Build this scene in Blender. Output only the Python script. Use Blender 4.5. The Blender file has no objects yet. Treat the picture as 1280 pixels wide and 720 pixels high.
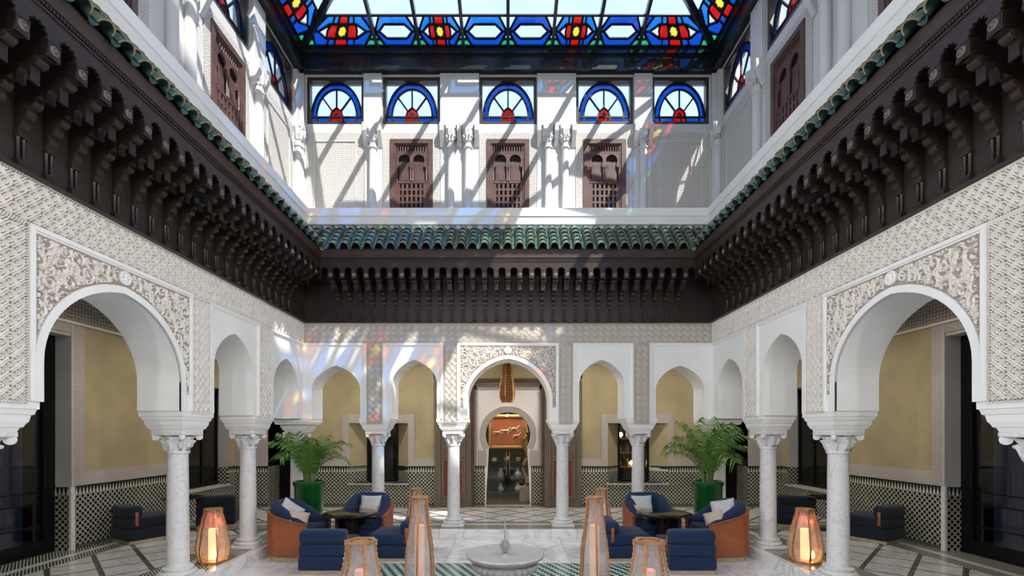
import bpy, bmesh, math, random
from mathutils import Vector, Matrix, Quaternion
R = math.radians
PI = math.pi
random.seed(7)
SC = bpy.context.scene
COL = SC.collection

# ------------------------------------------------------------------ camera, sky, sun, exposure
EYE = 1.75                      # eye height above the courtyard floor
def Z(Y):                       # height measured from the eye line
    return Y + EYE
GF = Z(-1.606)                  # gallery floor level
cam_data = bpy.data.cameras.new('camera')
cam = bpy.data.objects.new('camera', cam_data)
COL.objects.link(cam)
cam.location = (0, 0, EYE)
cam.rotation_euler = (R(90), 0, 0)
cam_data.sensor_width = 36
cam_data.lens = 590 / 1280 * 36
cam_data.shift_x = 5 / 1280
cam_data.shift_y = 180 / 1280
cam_data.clip_start = 0.05
SC.camera = cam

SUN_DIR = Vector((-0.56, 0.70, -1.15)).normalized()
world = bpy.data.worlds.new('sky')
SC.world = world
world.use_nodes = True
wn = world.node_tree
wn.nodes.clear()
w_out = wn.nodes.new('ShaderNodeOutputWorld')
w_bg = wn.nodes.new('ShaderNodeBackground')
w_sky = wn.nodes.new('ShaderNodeTexSky')
w_sky.sky_type = 'NISHITA'
w_sky.sun_disc = False
w_sky.sun_elevation = R(57)
w_sky.sun_rotation = R(130)
w_sky.dust_density = 1.0
w_mix = wn.nodes.new('ShaderNodeMix')            # thin bright haze over the blue
w_mix.data_type = 'RGBA'
w_mix.inputs[0].default_value = 0.75
w_mix.inputs[7].default_value = (1.08, 1.34, 1.72, 1)
w_bg.inputs['Strength'].default_value = 0.30
wn.links.new(w_sky.outputs[0], w_mix.inputs[6])
wn.links.new(w_mix.outputs[2], w_bg.inputs['Color'])
wn.links.new(w_bg.outputs[0], w_out.inputs['Surface'])

sun_data = bpy.data.lights.new('sun', 'SUN')
sun_data.energy = 3.5
sun_data.color = (1.0, 0.95, 0.87)
sun_data.angle = R(0.6)
sun = bpy.data.objects.new('sun', sun_data)
COL.objects.link(sun)
sun.rotation_mode = 'QUATERNION'
sun.rotation_quaternion = SUN_DIR.to_track_quat('-Z', 'Y')
sun.location = (6, -5, 14)

SC.view_settings.view_transform = 'Standard'
SC.view_settings.look = 'None'
SC.view_settings.exposure = 1.45
SC.view_settings.gamma = 1.0
SC.view_settings.use_curve_mapping = False
SC.cycles.use_denoising = True
SC.cycles.max_bounces = 9
SC.cycles.diffuse_bounces = 5
SC.cycles.glossy_bounces = 4
SC.cycles.transparent_max_bounces = 16
SC.cycles.caustics_reflective = False
SC.cycles.caustics_refractive = False
SC.cycles.sample_clamp_indirect = 6.0

# ------------------------------------------------------------------ materials
def new_mat(name):
    m = bpy.data.materials.new(name)
    m.use_nodes = True
    nt = m.node_tree
    b = nt.nodes['Principled BSDF']
    return m, nt, b
def lk(nt, a, b): nt.links.new(a, b)
def node(nt, kind, **kw):
    n = nt.nodes.new(kind)
    for k, v in kw.items():
        setattr(n, k, v)
    return n
def coords(nt, space='Object'):
    return node(nt, 'ShaderNodeTexCoord').outputs[space]
def math_n(nt, op, a, b=None, clamp=False):
    n = node(nt, 'ShaderNodeMath', operation=op, use_clamp=clamp)
    for i, v in enumerate((a, b)):
        if v is None: continue
        if isinstance(v, (int, float)): n.inputs[i].default_value = v
        else: lk(nt, v, n.inputs[i])
    return n.outputs[0]
def mix_c(nt, fac, c1, c2):
    n = node(nt, 'ShaderNodeMix', data_type='RGBA')
    for s, v in ((0, fac), (6, c1), (7, c2)):
        if isinstance(v, (int, float)): n.inputs[s].default_value = v
        elif isinstance(v, tuple): n.inputs[s].default_value = (*v[:3], 1)
        else: lk(nt, v, n.inputs[s])
    return n.outputs[2]
def mat(name, col, rough=0.5, metal=0.0, var=0.0, vscale=6.0, bump=0.0, bscale=40.0, spec=None, coat=0.0, col2=None, bdist=0.004):
    m, nt, b = new_mat(name)
    b.inputs['Base Color'].default_value = (*col, 1)
    b.inputs['Roughness'].default_value = rough
    b.inputs['Metallic'].default_value = metal
    if spec is not None: b.inputs['Specular IOR Level'].default_value = spec
    if coat: b.inputs['Coat Weight'].default_value = coat
    if var or col2:
        nz = node(nt, 'ShaderNodeTexNoise')
        nz.inputs['Scale'].default_value = vscale
        nz.inputs['Detail'].default_value = 5
        lk(nt, coords(nt), nz.inputs['Vector'])
        c2 = col2 or tuple(max(0, c * (1 - var)) for c in col)
        rp = node(nt, 'ShaderNodeMapRange')
        rp.inputs[1].default_value = 0.35; rp.inputs[2].default_value = 0.68
        lk(nt, nz.outputs[0], rp.inputs[0])
        lk(nt, mix_c(nt, rp.outputs[0], col, c2), b.inputs['Base Color'])
    if bump:
        nb = node(nt, 'ShaderNodeTexNoise')
        nb.inputs['Scale'].default_value = bscale
        nb.inputs['Detail'].default_value = 4
        lk(nt, coords(nt), nb.inputs['Vector'])
        bp = node(nt, 'ShaderNodeBump')
        bp.inputs['Strength'].default_value = bump
        bp.inputs['Distance'].default_value = bdist
        lk(nt, nb.outputs[0], bp.inputs['Height'])
        lk(nt, bp.outputs[0], b.inputs['Normal'])
    return m
def glass(name, tint, gloss=0.06, rough=0.03):
    m, nt, b = new_mat(name)
    nt.nodes.remove(b)
    out = nt.nodes['Material Output']
    tr = node(nt, 'ShaderNodeBsdfTransparent'); tr.inputs[0].default_value = (*[c ** 0.5 for c in tint], 1)
    gl = node(nt, 'ShaderNodeBsdfGlossy'); gl.inputs['Roughness'].default_value = rough
    lw = node(nt, 'ShaderNodeLayerWeight'); lw.inputs[0].default_value = 0.5
    f = math_n(nt, 'ADD', math_n(nt, 'MULTIPLY', math_n(nt, 'POWER', lw.outputs['Facing'], 5.0), 0.9), gloss, True)
    mx = node(nt, 'ShaderNodeMixShader')
    lk(nt, f, mx.inputs[0]); lk(nt, tr.outputs[0], mx.inputs[1]); lk(nt, gl.outputs[0], mx.inputs[2])
    lk(nt, mx.outputs[0], out.inputs['Surface'])
    return m
def stained(name, tint, dif=0.10):
    # coloured window glass: mostly transparent colour, a little scattering, a reflection
    m, nt, b = new_mat(name)
    nt.nodes.remove(b)
    out = nt.nodes['Material Output']
    tr = node(nt, 'ShaderNodeBsdfTransparent'); tr.inputs[0].default_value = (*[c ** 0.5 for c in tint], 1)
    tl = node(nt, 'ShaderNodeBsdfTranslucent'); tl.inputs[0].default_value = (*[min(1, c * 1.0 + 0.01) for c in tint], 1)
    gl = node(nt, 'ShaderNodeBsdfGlossy'); gl.inputs['Roughness'].default_value = 0.05
    m1 = node(nt, 'ShaderNodeMixShader'); m1.inputs[0].default_value = dif
    lk(nt, tr.outputs[0], m1.inputs[1]); lk(nt, tl.outputs[0], m1.inputs[2])
    m2 = node(nt, 'ShaderNodeMixShader'); m2.inputs[0].default_value = 0.04
    lk(nt, m1.outputs[0], m2.inputs[1]); lk(nt, gl.outputs[0], m2.inputs[2])
    lk(nt, m2.outputs[0], out.inputs['Surface'])
    return m
def emit(name, col, s):
    m, nt, b = new_mat(name)
    b.inputs['Base Color'].default_value = (*col, 1)
    b.inputs['Emission Color'].default_value = (*col, 1)
    b.inputs['Emission Strength'].default_value = s
    return m
def marble(name, base, vein, scale=2.0, rough=0.12, sharp=0.10, spots=0.0):
    m, nt, b = new_mat(name)
    co = coords(nt)
    inf = node(nt, 'ShaderNodeObjectInfo')
    mp = node(nt, 'ShaderNodeVectorMath', operation='ADD')
    sc = node(nt, 'ShaderNodeVectorMath', operation='SCALE'); sc.inputs[0].default_value = (13.1, 7.7, 5.3)
    lk(nt, inf.outputs['Random'], sc.inputs['Scale'])
    lk(nt, co, mp.inputs[0]); lk(nt, sc.outputs[0], mp.inputs[1])
    n1 = node(nt, 'ShaderNodeTexNoise'); n1.inputs['Scale'].default_value = scale
    n1.inputs['Detail'].default_value = 8; n1.inputs['Distortion'].default_value = 1.6
    lk(nt, mp.outputs[0], n1.inputs['Vector'])
    d = math_n(nt, 'ABSOLUTE', math_n(nt, 'SUBTRACT', n1.outputs[0], 0.5))
    mr = node(nt, 'ShaderNodeMapRange'); mr.inputs[1].default_value = 0; mr.inputs[2].default_value = sharp
    mr.inputs[3].default_value = 1; mr.inputs[4].default_value = 0
    lk(nt, d, mr.inputs[0])
    n2 = node(nt, 'ShaderNodeTexNoise'); n2.inputs['Scale'].default_value = scale * 1.7
    lk(nt, mp.outputs[0], n2.inputs['Vector'])
    f = math_n(nt, 'MULTIPLY', math_n(nt, 'MULTIPLY', mr.outputs[0], n2.outputs[0]), 1.25, True)
    lk(nt, mix_c(nt, f, base, vein), b.inputs['Base Color'])
    b.inputs['Roughness'].default_value = rough
    return m
def uv_split(nt):
    s = node(nt, 'ShaderNodeSeparateXYZ'); lk(nt, coords(nt), s.inputs[0])
    return s.outputs
def frac_c(nt, v, p):            # |frac(v/p)-.5|
    return math_n(nt, 'ABSOLUTE', math_n(nt, 'SUBTRACT', math_n(nt, 'FRACT', math_n(nt, 'DIVIDE', v, p)), 0.5))
def less(nt, v, t, soft=0.03):
    mr = node(nt, 'ShaderNodeMapRange'); mr.inputs[1].default_value = t - soft; mr.inputs[2].default_value = t + soft
    mr.inputs[3].default_value = 1; mr.inputs[4].default_value = 0
    lk(nt, v, mr.inputs[0]); return mr.outputs[0]
def zellige(name, white, dark, p=0.082, ky=1.0):
    # mosaic: small dark lozenges in a pale interlace
    m, nt, b = new_mat(name)
    o = uv_split(nt)
    u = math_n(nt, 'ADD', o[0], math_n(nt, 'MULTIPLY', o[1], ky))
    a = frac_c(nt, math_n(nt, 'ADD', u, o[2]), p); c = frac_c(nt, math_n(nt, 'SUBTRACT', u, o[2]), p)
    mx = math_n(nt, 'MAXIMUM', a, c); sm = math_n(nt, 'ADD', a, c)
    core = less(nt, math_n(nt, 'MAXIMUM', mx, math_n(nt, 'MULTIPLY', sm, 0.66)), 0.37)
    f = core
    nz = node(nt, 'ShaderNodeTexNoise'); nz.inputs['Scale'].default_value = 9; lk(nt, coords(nt), nz.inputs['Vector'])
    wv = mix_c(nt, nz.outputs[0], white, tuple(x * 0.7 for x in white))
    lk(nt, mix_c(nt, f, wv, dark), b.inputs['Base Color'])
    b.inputs['Roughness'].default_value = 0.22
    return m
def merlon(name, white, dark, p=0.055, z0=0.0, h=0.09):
    # dado border: pale stepped merlons against dark glaze
    m, nt, b = new_mat(name)
    o = uv_split(nt)
    u = math_n(nt, 'ADD', o[0], o[1])
    a = frac_c(nt, u, p)
    t = math_n(nt, 'DIVIDE', math_n(nt, 'SUBTRACT', o[2], z0), h)
    st = math_n(nt, 'DIVIDE', math_n(nt, 'CEIL', math_n(nt, 'MULTIPLY', t, 4)), 4)
    f = less(nt, math_n(nt, 'ADD', a, math_n(nt, 'MULTIPLY', st, 0.36)), 0.42, 0.02)
    lk(nt, mix_c(nt, f, dark, white), b.inputs['Base Color'])
    b.inputs['Roughness'].default_value = 0.25
    return m
def mosaic(name, c1, c2, p=0.045, diag=False, ratio=0.25):
    # small floor mosaic, squares in two glazes
    m, nt, b = new_mat(name)
    o = uv_split(nt)
    x, y = o[0], o[1]
    if diag:
        x = math_n(nt, 'SUBTRACT', o[0], math_n(nt, 'MULTIPLY', o[1], 0.5))
    a = frac_c(nt, x, p); c = frac_c(nt, y, p)
    f1 = math_n(nt, 'MULTIPLY', less(nt, a, ratio), less(nt, c, ratio))
    f2 = math_n(nt, 'MULTIPLY', math_n(nt, 'SUBTRACT', 1.0, less(nt, a, 0.5 - ratio)), math_n(nt, 'SUBTRACT', 1.0, less(nt, c, 0.5 - ratio)))
    f = math_n(nt, 'MAXIMUM', f1, f2, True)
    lk(nt, mix_c(nt, f, c1, c2), b.inputs['Base Color'])
    b.inputs['Roughness'].default_value = 0.16
    return m
def relief(name, hi, lo, scale=26.0, rough=0.8, depth=0.01):
    # finely carved plaster too small to pick apart
    m, nt, b = new_mat(name)
    o = uv_split(nt)
    u = math_n(nt, 'ADD', o[0], o[1])
    cb = node(nt, 'ShaderNodeCombineXYZ'); lk(nt, u, cb.inputs[0]); lk(nt, o[2], cb.inputs[1])
    v = node(nt, 'ShaderNodeTexVoronoi'); v.voronoi_dimensions = '2D'; v.feature = 'DISTANCE_TO_EDGE'
    v.inputs['Scale'].default_value = scale; v.inputs['Randomness'].default_value = 0.35
    lk(nt, cb.outputs[0], v.inputs['Vector'])
    f = less(nt, v.outputs[0], 0.16, 0.07)
    lk(nt, mix_c(nt, f, lo, hi), b.inputs['Base Color'])
    b.inputs['Roughness'].default_value = rough
    bp = node(nt, 'ShaderNodeBump'); bp.inputs['Strength'].default_value = 0.7; bp.inputs['Distance'].default_value = depth
    lk(nt, f, bp.inputs['Height']); lk(nt, bp.outputs[0], b.inputs['Normal'])
    return m
def fabric(name, c1, c2, scale=260.0, rough=0.95):
    m, nt, b = new_mat(name)
    v = node(nt, 'ShaderNodeTexVoronoi'); v.inputs['Scale'].default_value = scale / 3
    lk(nt, coords(nt), v.inputs['Vector'])
    nz = node(nt, 'ShaderNodeTexNoise'); nz.inputs['Scale'].default_value = 7; lk(nt, coords(nt), nz.inputs['Vector'])
    f = math_n(nt, 'MULTIPLY', math_n(nt, 'ADD', v.outputs[0], math_n(nt, 'MULTIPLY', nz.outputs[0], 0.5)), 0.8, True)
    lk(nt, mix_c(nt, f, c1, c2), b.inputs['Base Color'])
    b.inputs['Roughness'].default_value = rough
    b.inputs['Sheen Weight'].default_value = 0.08
    bp = node(nt, 'ShaderNodeBump'); bp.inputs['Strength'].default_value = 0.35; bp.inputs['Distance'].default_value = 0.003
    lk(nt, v.outputs[0], bp.inputs['Height']); lk(nt, bp.outputs[0], b.inputs['Normal'])
    return m

M = {}
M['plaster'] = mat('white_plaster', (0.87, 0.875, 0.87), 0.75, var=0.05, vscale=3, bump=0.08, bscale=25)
M['plaster_up'] = mat('dimmed_white_plaster', (0.60, 0.60, 0.595), 0.8, var=0.06, vscale=3)  # white plaster darkened in colour so the upper walls look less brightly lit
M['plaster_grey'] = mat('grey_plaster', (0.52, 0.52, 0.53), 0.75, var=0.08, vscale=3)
M['stucco'] = mat('carved_stucco', (0.86, 0.83, 0.785), 0.85, var=0.08, vscale=9)
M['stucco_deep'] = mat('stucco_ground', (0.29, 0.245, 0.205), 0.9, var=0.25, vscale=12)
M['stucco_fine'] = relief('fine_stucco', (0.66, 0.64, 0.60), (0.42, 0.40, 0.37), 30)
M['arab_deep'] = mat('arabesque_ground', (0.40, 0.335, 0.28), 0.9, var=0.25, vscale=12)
M['stucco_band'] = relief('stucco_band', (0.62, 0.56, 0.53), (0.42, 0.37, 0.35), 34)
M['stucco_dark'] = relief('stucco_frieze', (0.50, 0.47, 0.42), (0.24, 0.21, 0.18), 20)
M['ochre'] = mat('ochre_plaster', (0.46, 0.385, 0.225), 0.7, var=0.16, vscale=2.2)
M['wood'] = mat('dark_cedar', (0.027, 0.0165, 0.0145), 0.42, var=0.45, vscale=5, bump=0.25, bscale=60)
M['wood_fascia'] = mat('cedar_fascia', (0.048, 0.028, 0.023), 0.5, var=0.35, vscale=5, bump=0.2, bscale=60)
M['wood_panel'] = mat('dark_cedar_panel', (0.030, 0.022, 0.021), 0.5, var=0.4, vscale=3)
M['wood_red'] = mat('red_cedar', (0.115, 0.058, 0.047), 0.5, var=0.4, vscale=8, bump=0.2, bscale=50)
M['wood_deep'] = mat('shutter_dark', (0.012, 0.009, 0.008), 0.7)
M['wood_plinth'] = mat('pale_oak', (0.52, 0.42, 0.30), 0.5, var=0.3, vscale=18)
TG = [((0.055, 0.135, 0.12), (0.025, 0.06, 0.055)), ((0.08, 0.18, 0.145), (0.035, 0.085, 0.075)), ((0.06, 0.15, 0.15), (0.11, 0.18, 0.13)), ((0.13, 0.19, 0.125), (0.05, 0.11, 0.095))]
for i, (a, b_) in enumerate(TG):
    M['tile%d' % i] = mat('green_glazed_tile.%d' % i, a, 0.16, var=0, vscale=22, col2=b_, bump=0.2, bscale=30)
M['tile_edge'] = mat('tile_clay_edge', (0.30, 0.25, 0.17), 0.6, var=0.4, vscale=30)
M['marble'] = marble('white_marble', (0.80, 0.80, 0.80), (0.50, 0.51, 0.53), 1.6, 0.07, 0.06)
M['marble_slab'] = marble('slab_marble', (0.66, 0.655, 0.645), (0.40, 0.40, 0.40), 2.2, 0.10, 0.06)
M['marble_col'] = marble('column_marble', (0.74, 0.74, 0.745), (0.50, 0.51, 0.53), 7.0, 0.28, 0.03)
M['joint'] = mat('floor_joint', (0.42, 0.42, 0.42), 0.5)
M['zellige'] = zellige('green_white_mosaic', (0.46, 0.455, 0.37), (0.008, 0.014, 0.011))
for k_, n_ in ((.4, 'zellige_p'), (-.4, 'zellige_n')): M[n_] = zellige('splayed_' + n_, (0.46, 0.455, 0.37), (0.008, 0.014, 0.011), ky=k_)
M['merlon'] = merlon('mosaic_border', (0.60, 0.58, 0.48), (0.015, 0.03, 0.022), 0.055, Z(-0.86), 0.10)
def dashes(name, c1, c2, p):
    m, nt, b = new_mat(name)
    o = uv_split(nt)
    lk(nt, mix_c(nt, less(nt, frac_c(nt, math_n(nt, 'ADD', o[0], o[1]), p), 0.25), c1, c2), b.inputs['Base Color'])
    b.inputs['Roughness'].default_value = 0.16
    return m
M['mos_floor'] = dashes('gallery_mosaic', (0.020, 0.035, 0.026), (0.46, 0.46, 0.39), 0.042)
M['mos_dark'] = mosaic('gallery_dark_mosaic', (0.022, 0.035, 0.028), (0.15, 0.17, 0.13), 0.03)
M['mos_green'] = mosaic('green_floor_mosaic', (0.004, 0.105, 0.08), (0.62, 0.64, 0.62), 0.12, True, 0.23)
M['black'] = mat('black_metal', (0.012, 0.013, 0.015), 0.35, 0.6)
M['steel'] = mat('dark_steel', (0.020, 0.024, 0.028), 0.30, 0.3)
M['bronze'] = mat('bronze_frame', (0.10, 0.085, 0.075), 0.35, 0.6)
M['came'] = mat('lead_came', (0.006, 0.006, 0.008), 0.5, 0.3)
M['clear'] = glass('clear_glass', (0.93, 0.95, 0.98), 0.045)
M['door_glass'] = glass('door_glass', (0.80, 0.84, 0.86), 0.06)
M['blue'] = stained('blue_glass', (0.006, 0.085, 0.42))
M['sky_blue'] = stained('light_blue_glass', (0.018, 0.21, 0.56))
M['red'] = stained('red_glass', (0.58, 0.010, 0.008))
M['yellow'] = stained('yellow_glass', (0.85, 0.66, 0.07))
M['green'] = stained('green_glass', (0.03, 0.42, 0.22))
M['teal'] = stained('teal_glass', (0.02, 0.26, 0.32))
M['orange_g'] = stained('orange_glass', (0.95, 0.42, 0.03))
M['leather'] = mat('tan_leather', (0.33, 0.097, 0.036), 0.42, var=0.22, vscale=7, bump=0.15, bscale=180)
M['navy'] = fabric('navy_chenille', (0.002, 0.008, 0.032), (0.009, 0.030, 0.095))
M['navy_dark'] = fabric('dark_navy_chenille', (0.0025, 0.005, 0.014), (0.008, 0.014, 0.032))
M['grey_cloth'] = fabric('grey_linen', (0.42, 0.44, 0.46), (0.62, 0.64, 0.66))
M['beige_cloth'] = fabric('beige_satin', (0.42, 0.34, 0.26), (0.56, 0.47, 0.38), 120, 0.5)
M['bronze_top'] = mat('smoked_table_top', (0.045, 0.040, 0.034), 0.06, 0.75)
M['table_leg'] = mat('dark_table_leg', (0.018, 0.015, 0.013), 0.25, 0.4)
M['copper'] = mat('brushed_copper', (0.72, 0.38, 0.19), 0.38, 0.75, var=0.35, vscale=25, bump=0.15, bscale=90)
def frosted(name, col, e, dif=0.0):
    m, nt, b = new_mat(name); nt.nodes.remove(b)
    out = nt.nodes['Material Output']
    tr = node(nt, 'ShaderNodeBsdfTransparent'); tr.inputs[0].default_value = (*col, 1)
    tl = node(nt, 'ShaderNodeBsdfTranslucent'); tl.inputs[0].default_value = (*col, 1)
    gl = node(nt, 'ShaderNodeBsdfGlossy'); gl.inputs['Roughness'].default_value = 0.15
    a = node(nt, 'ShaderNodeMixShader'); a.inputs[0].default_value = e
    lk(nt, tr.outputs[0], a.inputs[1]); lk(nt, tl.outputs[0], a.inputs[2])
    df = node(nt, 'ShaderNodeBsdfDiffuse'); df.inputs[0].default_value = (.85, .85, .86, 1)
    a2 = node(nt, 'ShaderNodeMixShader'); a2.inputs[0].default_value = dif
    lk(nt, a.outputs[0], a2.inputs[1]); lk(nt, df.outputs[0], a2.inputs[2])
    c = node(nt, 'ShaderNodeMixShader'); c.inputs[0].default_value = 0.10
    lk(nt, a2.outputs[0], c.inputs[1]); lk(nt, gl.outputs[0], c.inputs[2])
    lk(nt, c.outputs[0], out.inputs['Surface'])
    return m
M['lant_glass'] = frosted('lantern_glass', (0.94, 0.94, 0.94), 0.10, 0.13)
M['amber_glass'] = frosted('amber_glass', (0.97, 0.90, 0.85), 0.10, 0.08)
M['candle'] = emit('candle_tube', (1.0, 0.56, 0.30), 0.85)
M['candle_dim'] = emit('dim_candle_tube', (1.0, 0.56, 0.36), 0.15)
M['flame'] = emit('flame', (1.0, 0.62, 0.2), 8.0)
M['amber_shade'] = emit('amber_shade', (0.16, 0.050, 0.012), 0.05)
M['fount'] = marble('grey_marble', (0.36, 0.36, 0.365), (0.22, 0.225, 0.235), 9.0, 0.50, 0.05)
M['pot'] = mat('green_glazed_pot', (0.006, 0.10, 0.020), 0.12, var=0.5, vscale=5, bump=0.12, bscale=22, coat=0.4)
M['soil'] = mat('soil', (0.05, 0.035, 0.022), 0.95, bump=0.5, bscale=60)
M['leaf'] = mat('palm_leaf', (0.07, 0.20, 0.03), 0.45, var=0, col2=(0.20, 0.36, 0.07), vscale=7)
M['leaf_dark'] = mat('palm_leaf_dark', (0.03, 0.11, 0.02), 0.45, var=0, col2=(0.09, 0.22, 0.04), vscale=7)
M['stem'] = mat('palm_stem', (0.17, 0.22, 0.06), 0.6, var=0.4, vscale=14)
M['gold'] = mat('gilded_wood', (0.62, 0.38, 0.12), 0.28, 0.8)
M['picture'] = mat('russet_ground', (0.40, 0.11, 0.035), 0.6, var=0.2, vscale=3)
M['pierced'] = mat('pierced_brass', (0.55, 0.30, 0.10), 0.35, 0.8)
M['pale_fig'] = mat('pale_inlay', (0.62, 0.50, 0.40), 0.6)
M['door_paint'] = relief('painted_cedar', (0.26, 0.15, 0.08), (0.055, 0.036, 0.028), 26, 0.55, 0.006)
M['door_band'] = relief('painted_band', (0.25, 0.20, 0.14), (0.02, 0.028, 0.03), 24, 0.55, 0.004)
M['door_red'] = mat('door_red_panel', (0.20, 0.024, 0.018), 0.45, var=0.4, vscale=14)
M['curtain'] = mat('blue_curtain', (0.02, 0.035, 0.09), 0.8)
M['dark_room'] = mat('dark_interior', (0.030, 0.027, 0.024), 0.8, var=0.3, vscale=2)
M['parquet'] = mat('parquet', (0.16, 0.085, 0.035), 0.25, var=0.4, vscale=6)
M['ceil'] = mat('painted_cedar_ceiling', (0.07, 0.04, 0.028), 0.55, var=0.4, vscale=7)
M['sun_block'] = mat('sun_block_render', (0.80, 0.76, 0.70), 0.85)
M['shop_lamp'] = emit('shop_lamp', (1.0, 0.66, 0.30), 9.0)
M['ivory'] = mat('ivory_ceramic', (0.6, 0.56, 0.48), 0.3)

# ------------------------------------------------------------------ mesh helpers
class MB:
    def __init__(s): s.v = []; s.f = []; s.m = []
    def add(s, vs, fs, mi=0):
        o = len(s.v); s.v += [tuple(p) for p in vs]
        s.f += [tuple(i + o for i in f) for f in fs]; s.m += [mi] * len(fs); return s
    def box(s, x0, x1, y0, y1, z0, z1, mi=0):
        x0, x1 = min(x0, x1), max(x0, x1); y0, y1 = min(y0, y1), max(y0, y1); z0, z1 = min(z0, z1), max(z0, z1)
        vs = [(x0, y0, z0), (x1, y0, z0), (x1, y1, z0), (x0, y1, z0), (x0, y0, z1), (x1, y0, z1), (x1, y1, z1), (x0, y1, z1)]
        return s.add(vs, [(3, 2, 1, 0), (4, 5, 6, 7), (0, 1, 5, 4), (1, 2, 6, 5), (2, 3, 7, 6), (3, 0, 4, 7)], mi)
    def hexa(s, vs, mi=0):
        return s.add(vs, [(3, 2, 1, 0), (4, 5, 6, 7), (0, 1, 5, 4), (1, 2, 6, 5), (2, 3, 7, 6), (3, 0, 4, 7)], mi)
    def prism(s, poly, fn, t0, t1, mi=0):
        n = len(poly)
        vs = [fn(a, b, t0) for a, b in poly] + [fn(a, b, t1) for a, b in poly]
        fs = [tuple(range(n))[::-1], tuple(range(n, 2 * n))] + [(i, (i + 1) % n, n + (i + 1) % n, n + i) for i in range(n)]
        return s.add(vs, fs, mi)
    def lathe(s, prof, n=20, c=(0, 0, 0), mi=0, rf=None, ph=0.0, a0=0.0, a1=2 * PI):
        full = abs(a1 - a0 - 2 * PI) < 1e-6
        k = n if full else n + 1
        vs = []
        for r, z in prof:
            for i in range(k):
                a = a0 + (a1 - a0) * i / n + ph
                rr = r * (rf(a, z) if rf else 1)
                vs.append((c[0] + rr * math.cos(a), c[1] + rr * math.sin(a), c[2] + z))
        fs = []
        for j in range(len(prof) - 1):
            for i in range(n):
                i2 = (i + 1) % k
                fs.append((j * k + i, j * k + i2, (j + 1) * k + i2, (j + 1) * k + i))
        if full:
            if prof[0][0] > 1e-5: fs.append(tuple(range(k))[::-1])
            if prof[-1][0] > 1e-5: fs.append(tuple((len(prof) - 1) * k + i for i in range(k)))
        return s.add(vs, fs, mi)
    def tube(s, pts, r, n=6, mi=0, caps=True, up=Vector((0, 0, 1))):
        pts = [Vector(p) for p in pts]; rs = r if isinstance(r, (list, tuple)) else [r] * len(pts)
        vs = []
        for i, p in enumerate(pts):
            d = (pts[min(i + 1, len(pts) - 1)] - pts[max(i - 1, 0)]).normalized()
            u = up if abs(d.dot(up)) < 0.95 else Vector((1, 0, 0))
            a = d.cross(u).normalized(); b = d.cross(a).normalized()
            for k in range(n):
                t = 2 * PI * k / n
                vs.append(p + (a * math.cos(t) + b * math.sin(t)) * rs[i])
        fs = []
        for i in range(len(pts) - 1):
            for k in range(n):
                k2 = (k + 1) % n
                fs.append((i * n + k, i * n + k2, (i + 1) * n + k2, (i + 1) * n + k))
        if caps: fs += [tuple(range(n))[::-1], tuple((len(pts) - 1) * n + k for k in range(n))]
        return s.add(vs, fs, mi)
    def loft(s, rings, mi=0, closed=True, caps=True):
        n = len(rings[0]); vs = [p for r in rings for p in r]; fs = []
        for j in range(len(rings) - 1):
            for i in range(n if closed else n - 1):
                i2 = (i + 1) % n
                fs.append((j * n + i, j * n + i2, (j + 1) * n + i2, (j + 1) * n + i))
        if caps: fs += [tuple(range(n))[::-1], tuple((len(rings) - 1) * n + k for k in range(n))]
        return s.add(vs, fs, mi)
    def ridge(s, p0, p1, w, h, fn, mi=0):
        # a raised strip with a roof-shaped section from p0 to p1 on the plane given by fn(u,z,out)
        dx, dz = p1[0] - p0[0], p1[1] - p0[1]; L = math.hypot(dx, dz)
        if L < 1e-6: return s
        nx, nz = -dz / L * w / 2, dx / L * w / 2
        vs = [fn(p0[0] + nx, p0[1] + nz, 0), fn(p0[0], p0[1], h), fn(p0[0] - nx, p0[1] - nz, 0),
              fn(p1[0] + nx, p1[1] + nz, 0), fn(p1[0], p1[1], h), fn(p1[0] - nx, p1[1] - nz, 0)]
        return s.add(vs, [(0, 1, 4, 3), (1, 2, 5, 4)], mi)
    def rbox(s, x0, x1, y0, y1, z0, z1, r=0.03, seg=3, mi=0, rot=0.0):
        bm = bmesh.new(); bmesh.ops.create_cube(bm, size=1)
        sx, sy, sz = x1 - x0, y1 - y0, z1 - z0
        for v in bm.verts: v.co = Vector((v.co.x * sx, v.co.y * sy, v.co.z * sz))
        bmesh.ops.bevel(bm, geom=list(bm.edges), offset=min(r, 0.48 * min(sx, sy, sz)), segments=seg, profile=0.5, affect='EDGES')
        c = Vector(((x0 + x1) / 2, (y0 + y1) / 2, (z0 + z1) / 2)); q = Matrix.Rotation(rot, 3, 'Z')
        bm.verts.index_update()
        s.add([q @ v.co + c for v in bm.verts], [tuple(v.index for v in f.verts) for f in bm.faces], mi)
        bm.free(); return s
    def mesh(s, name, mats, smooth=None):
        me = bpy.data.meshes.new(name); me.from_pydata(s.v, [], s.f)
        for m_ in (mats if isinstance(mats, (list, tuple)) else [mats]): me.materials.append(m_)
        if isinstance(mats, (list, tuple)) and len(mats) > 1:
            me.polygons.foreach_set('material_index', s.m)
        bm = bmesh.new(); bm.from_mesh(me)
        bmesh.ops.recalc_face_normals(bm, faces=bm.faces)
        if smooth:
            lim = R(smooth)
            for f in bm.faces: f.smooth = True
            for e in bm.edges:
                if len(e.link_faces) == 2 and e.calc_face_angle(0) > lim: e.smooth = False
        bm.to_mesh(me); bm.free(); me.update()
        return me
    def build(s, name, mats, parent=None, smooth=None, loc=(0, 0, 0), rot=0.0):
        return place(s.mesh(name, mats, smooth), name, parent, loc, rot)
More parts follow.
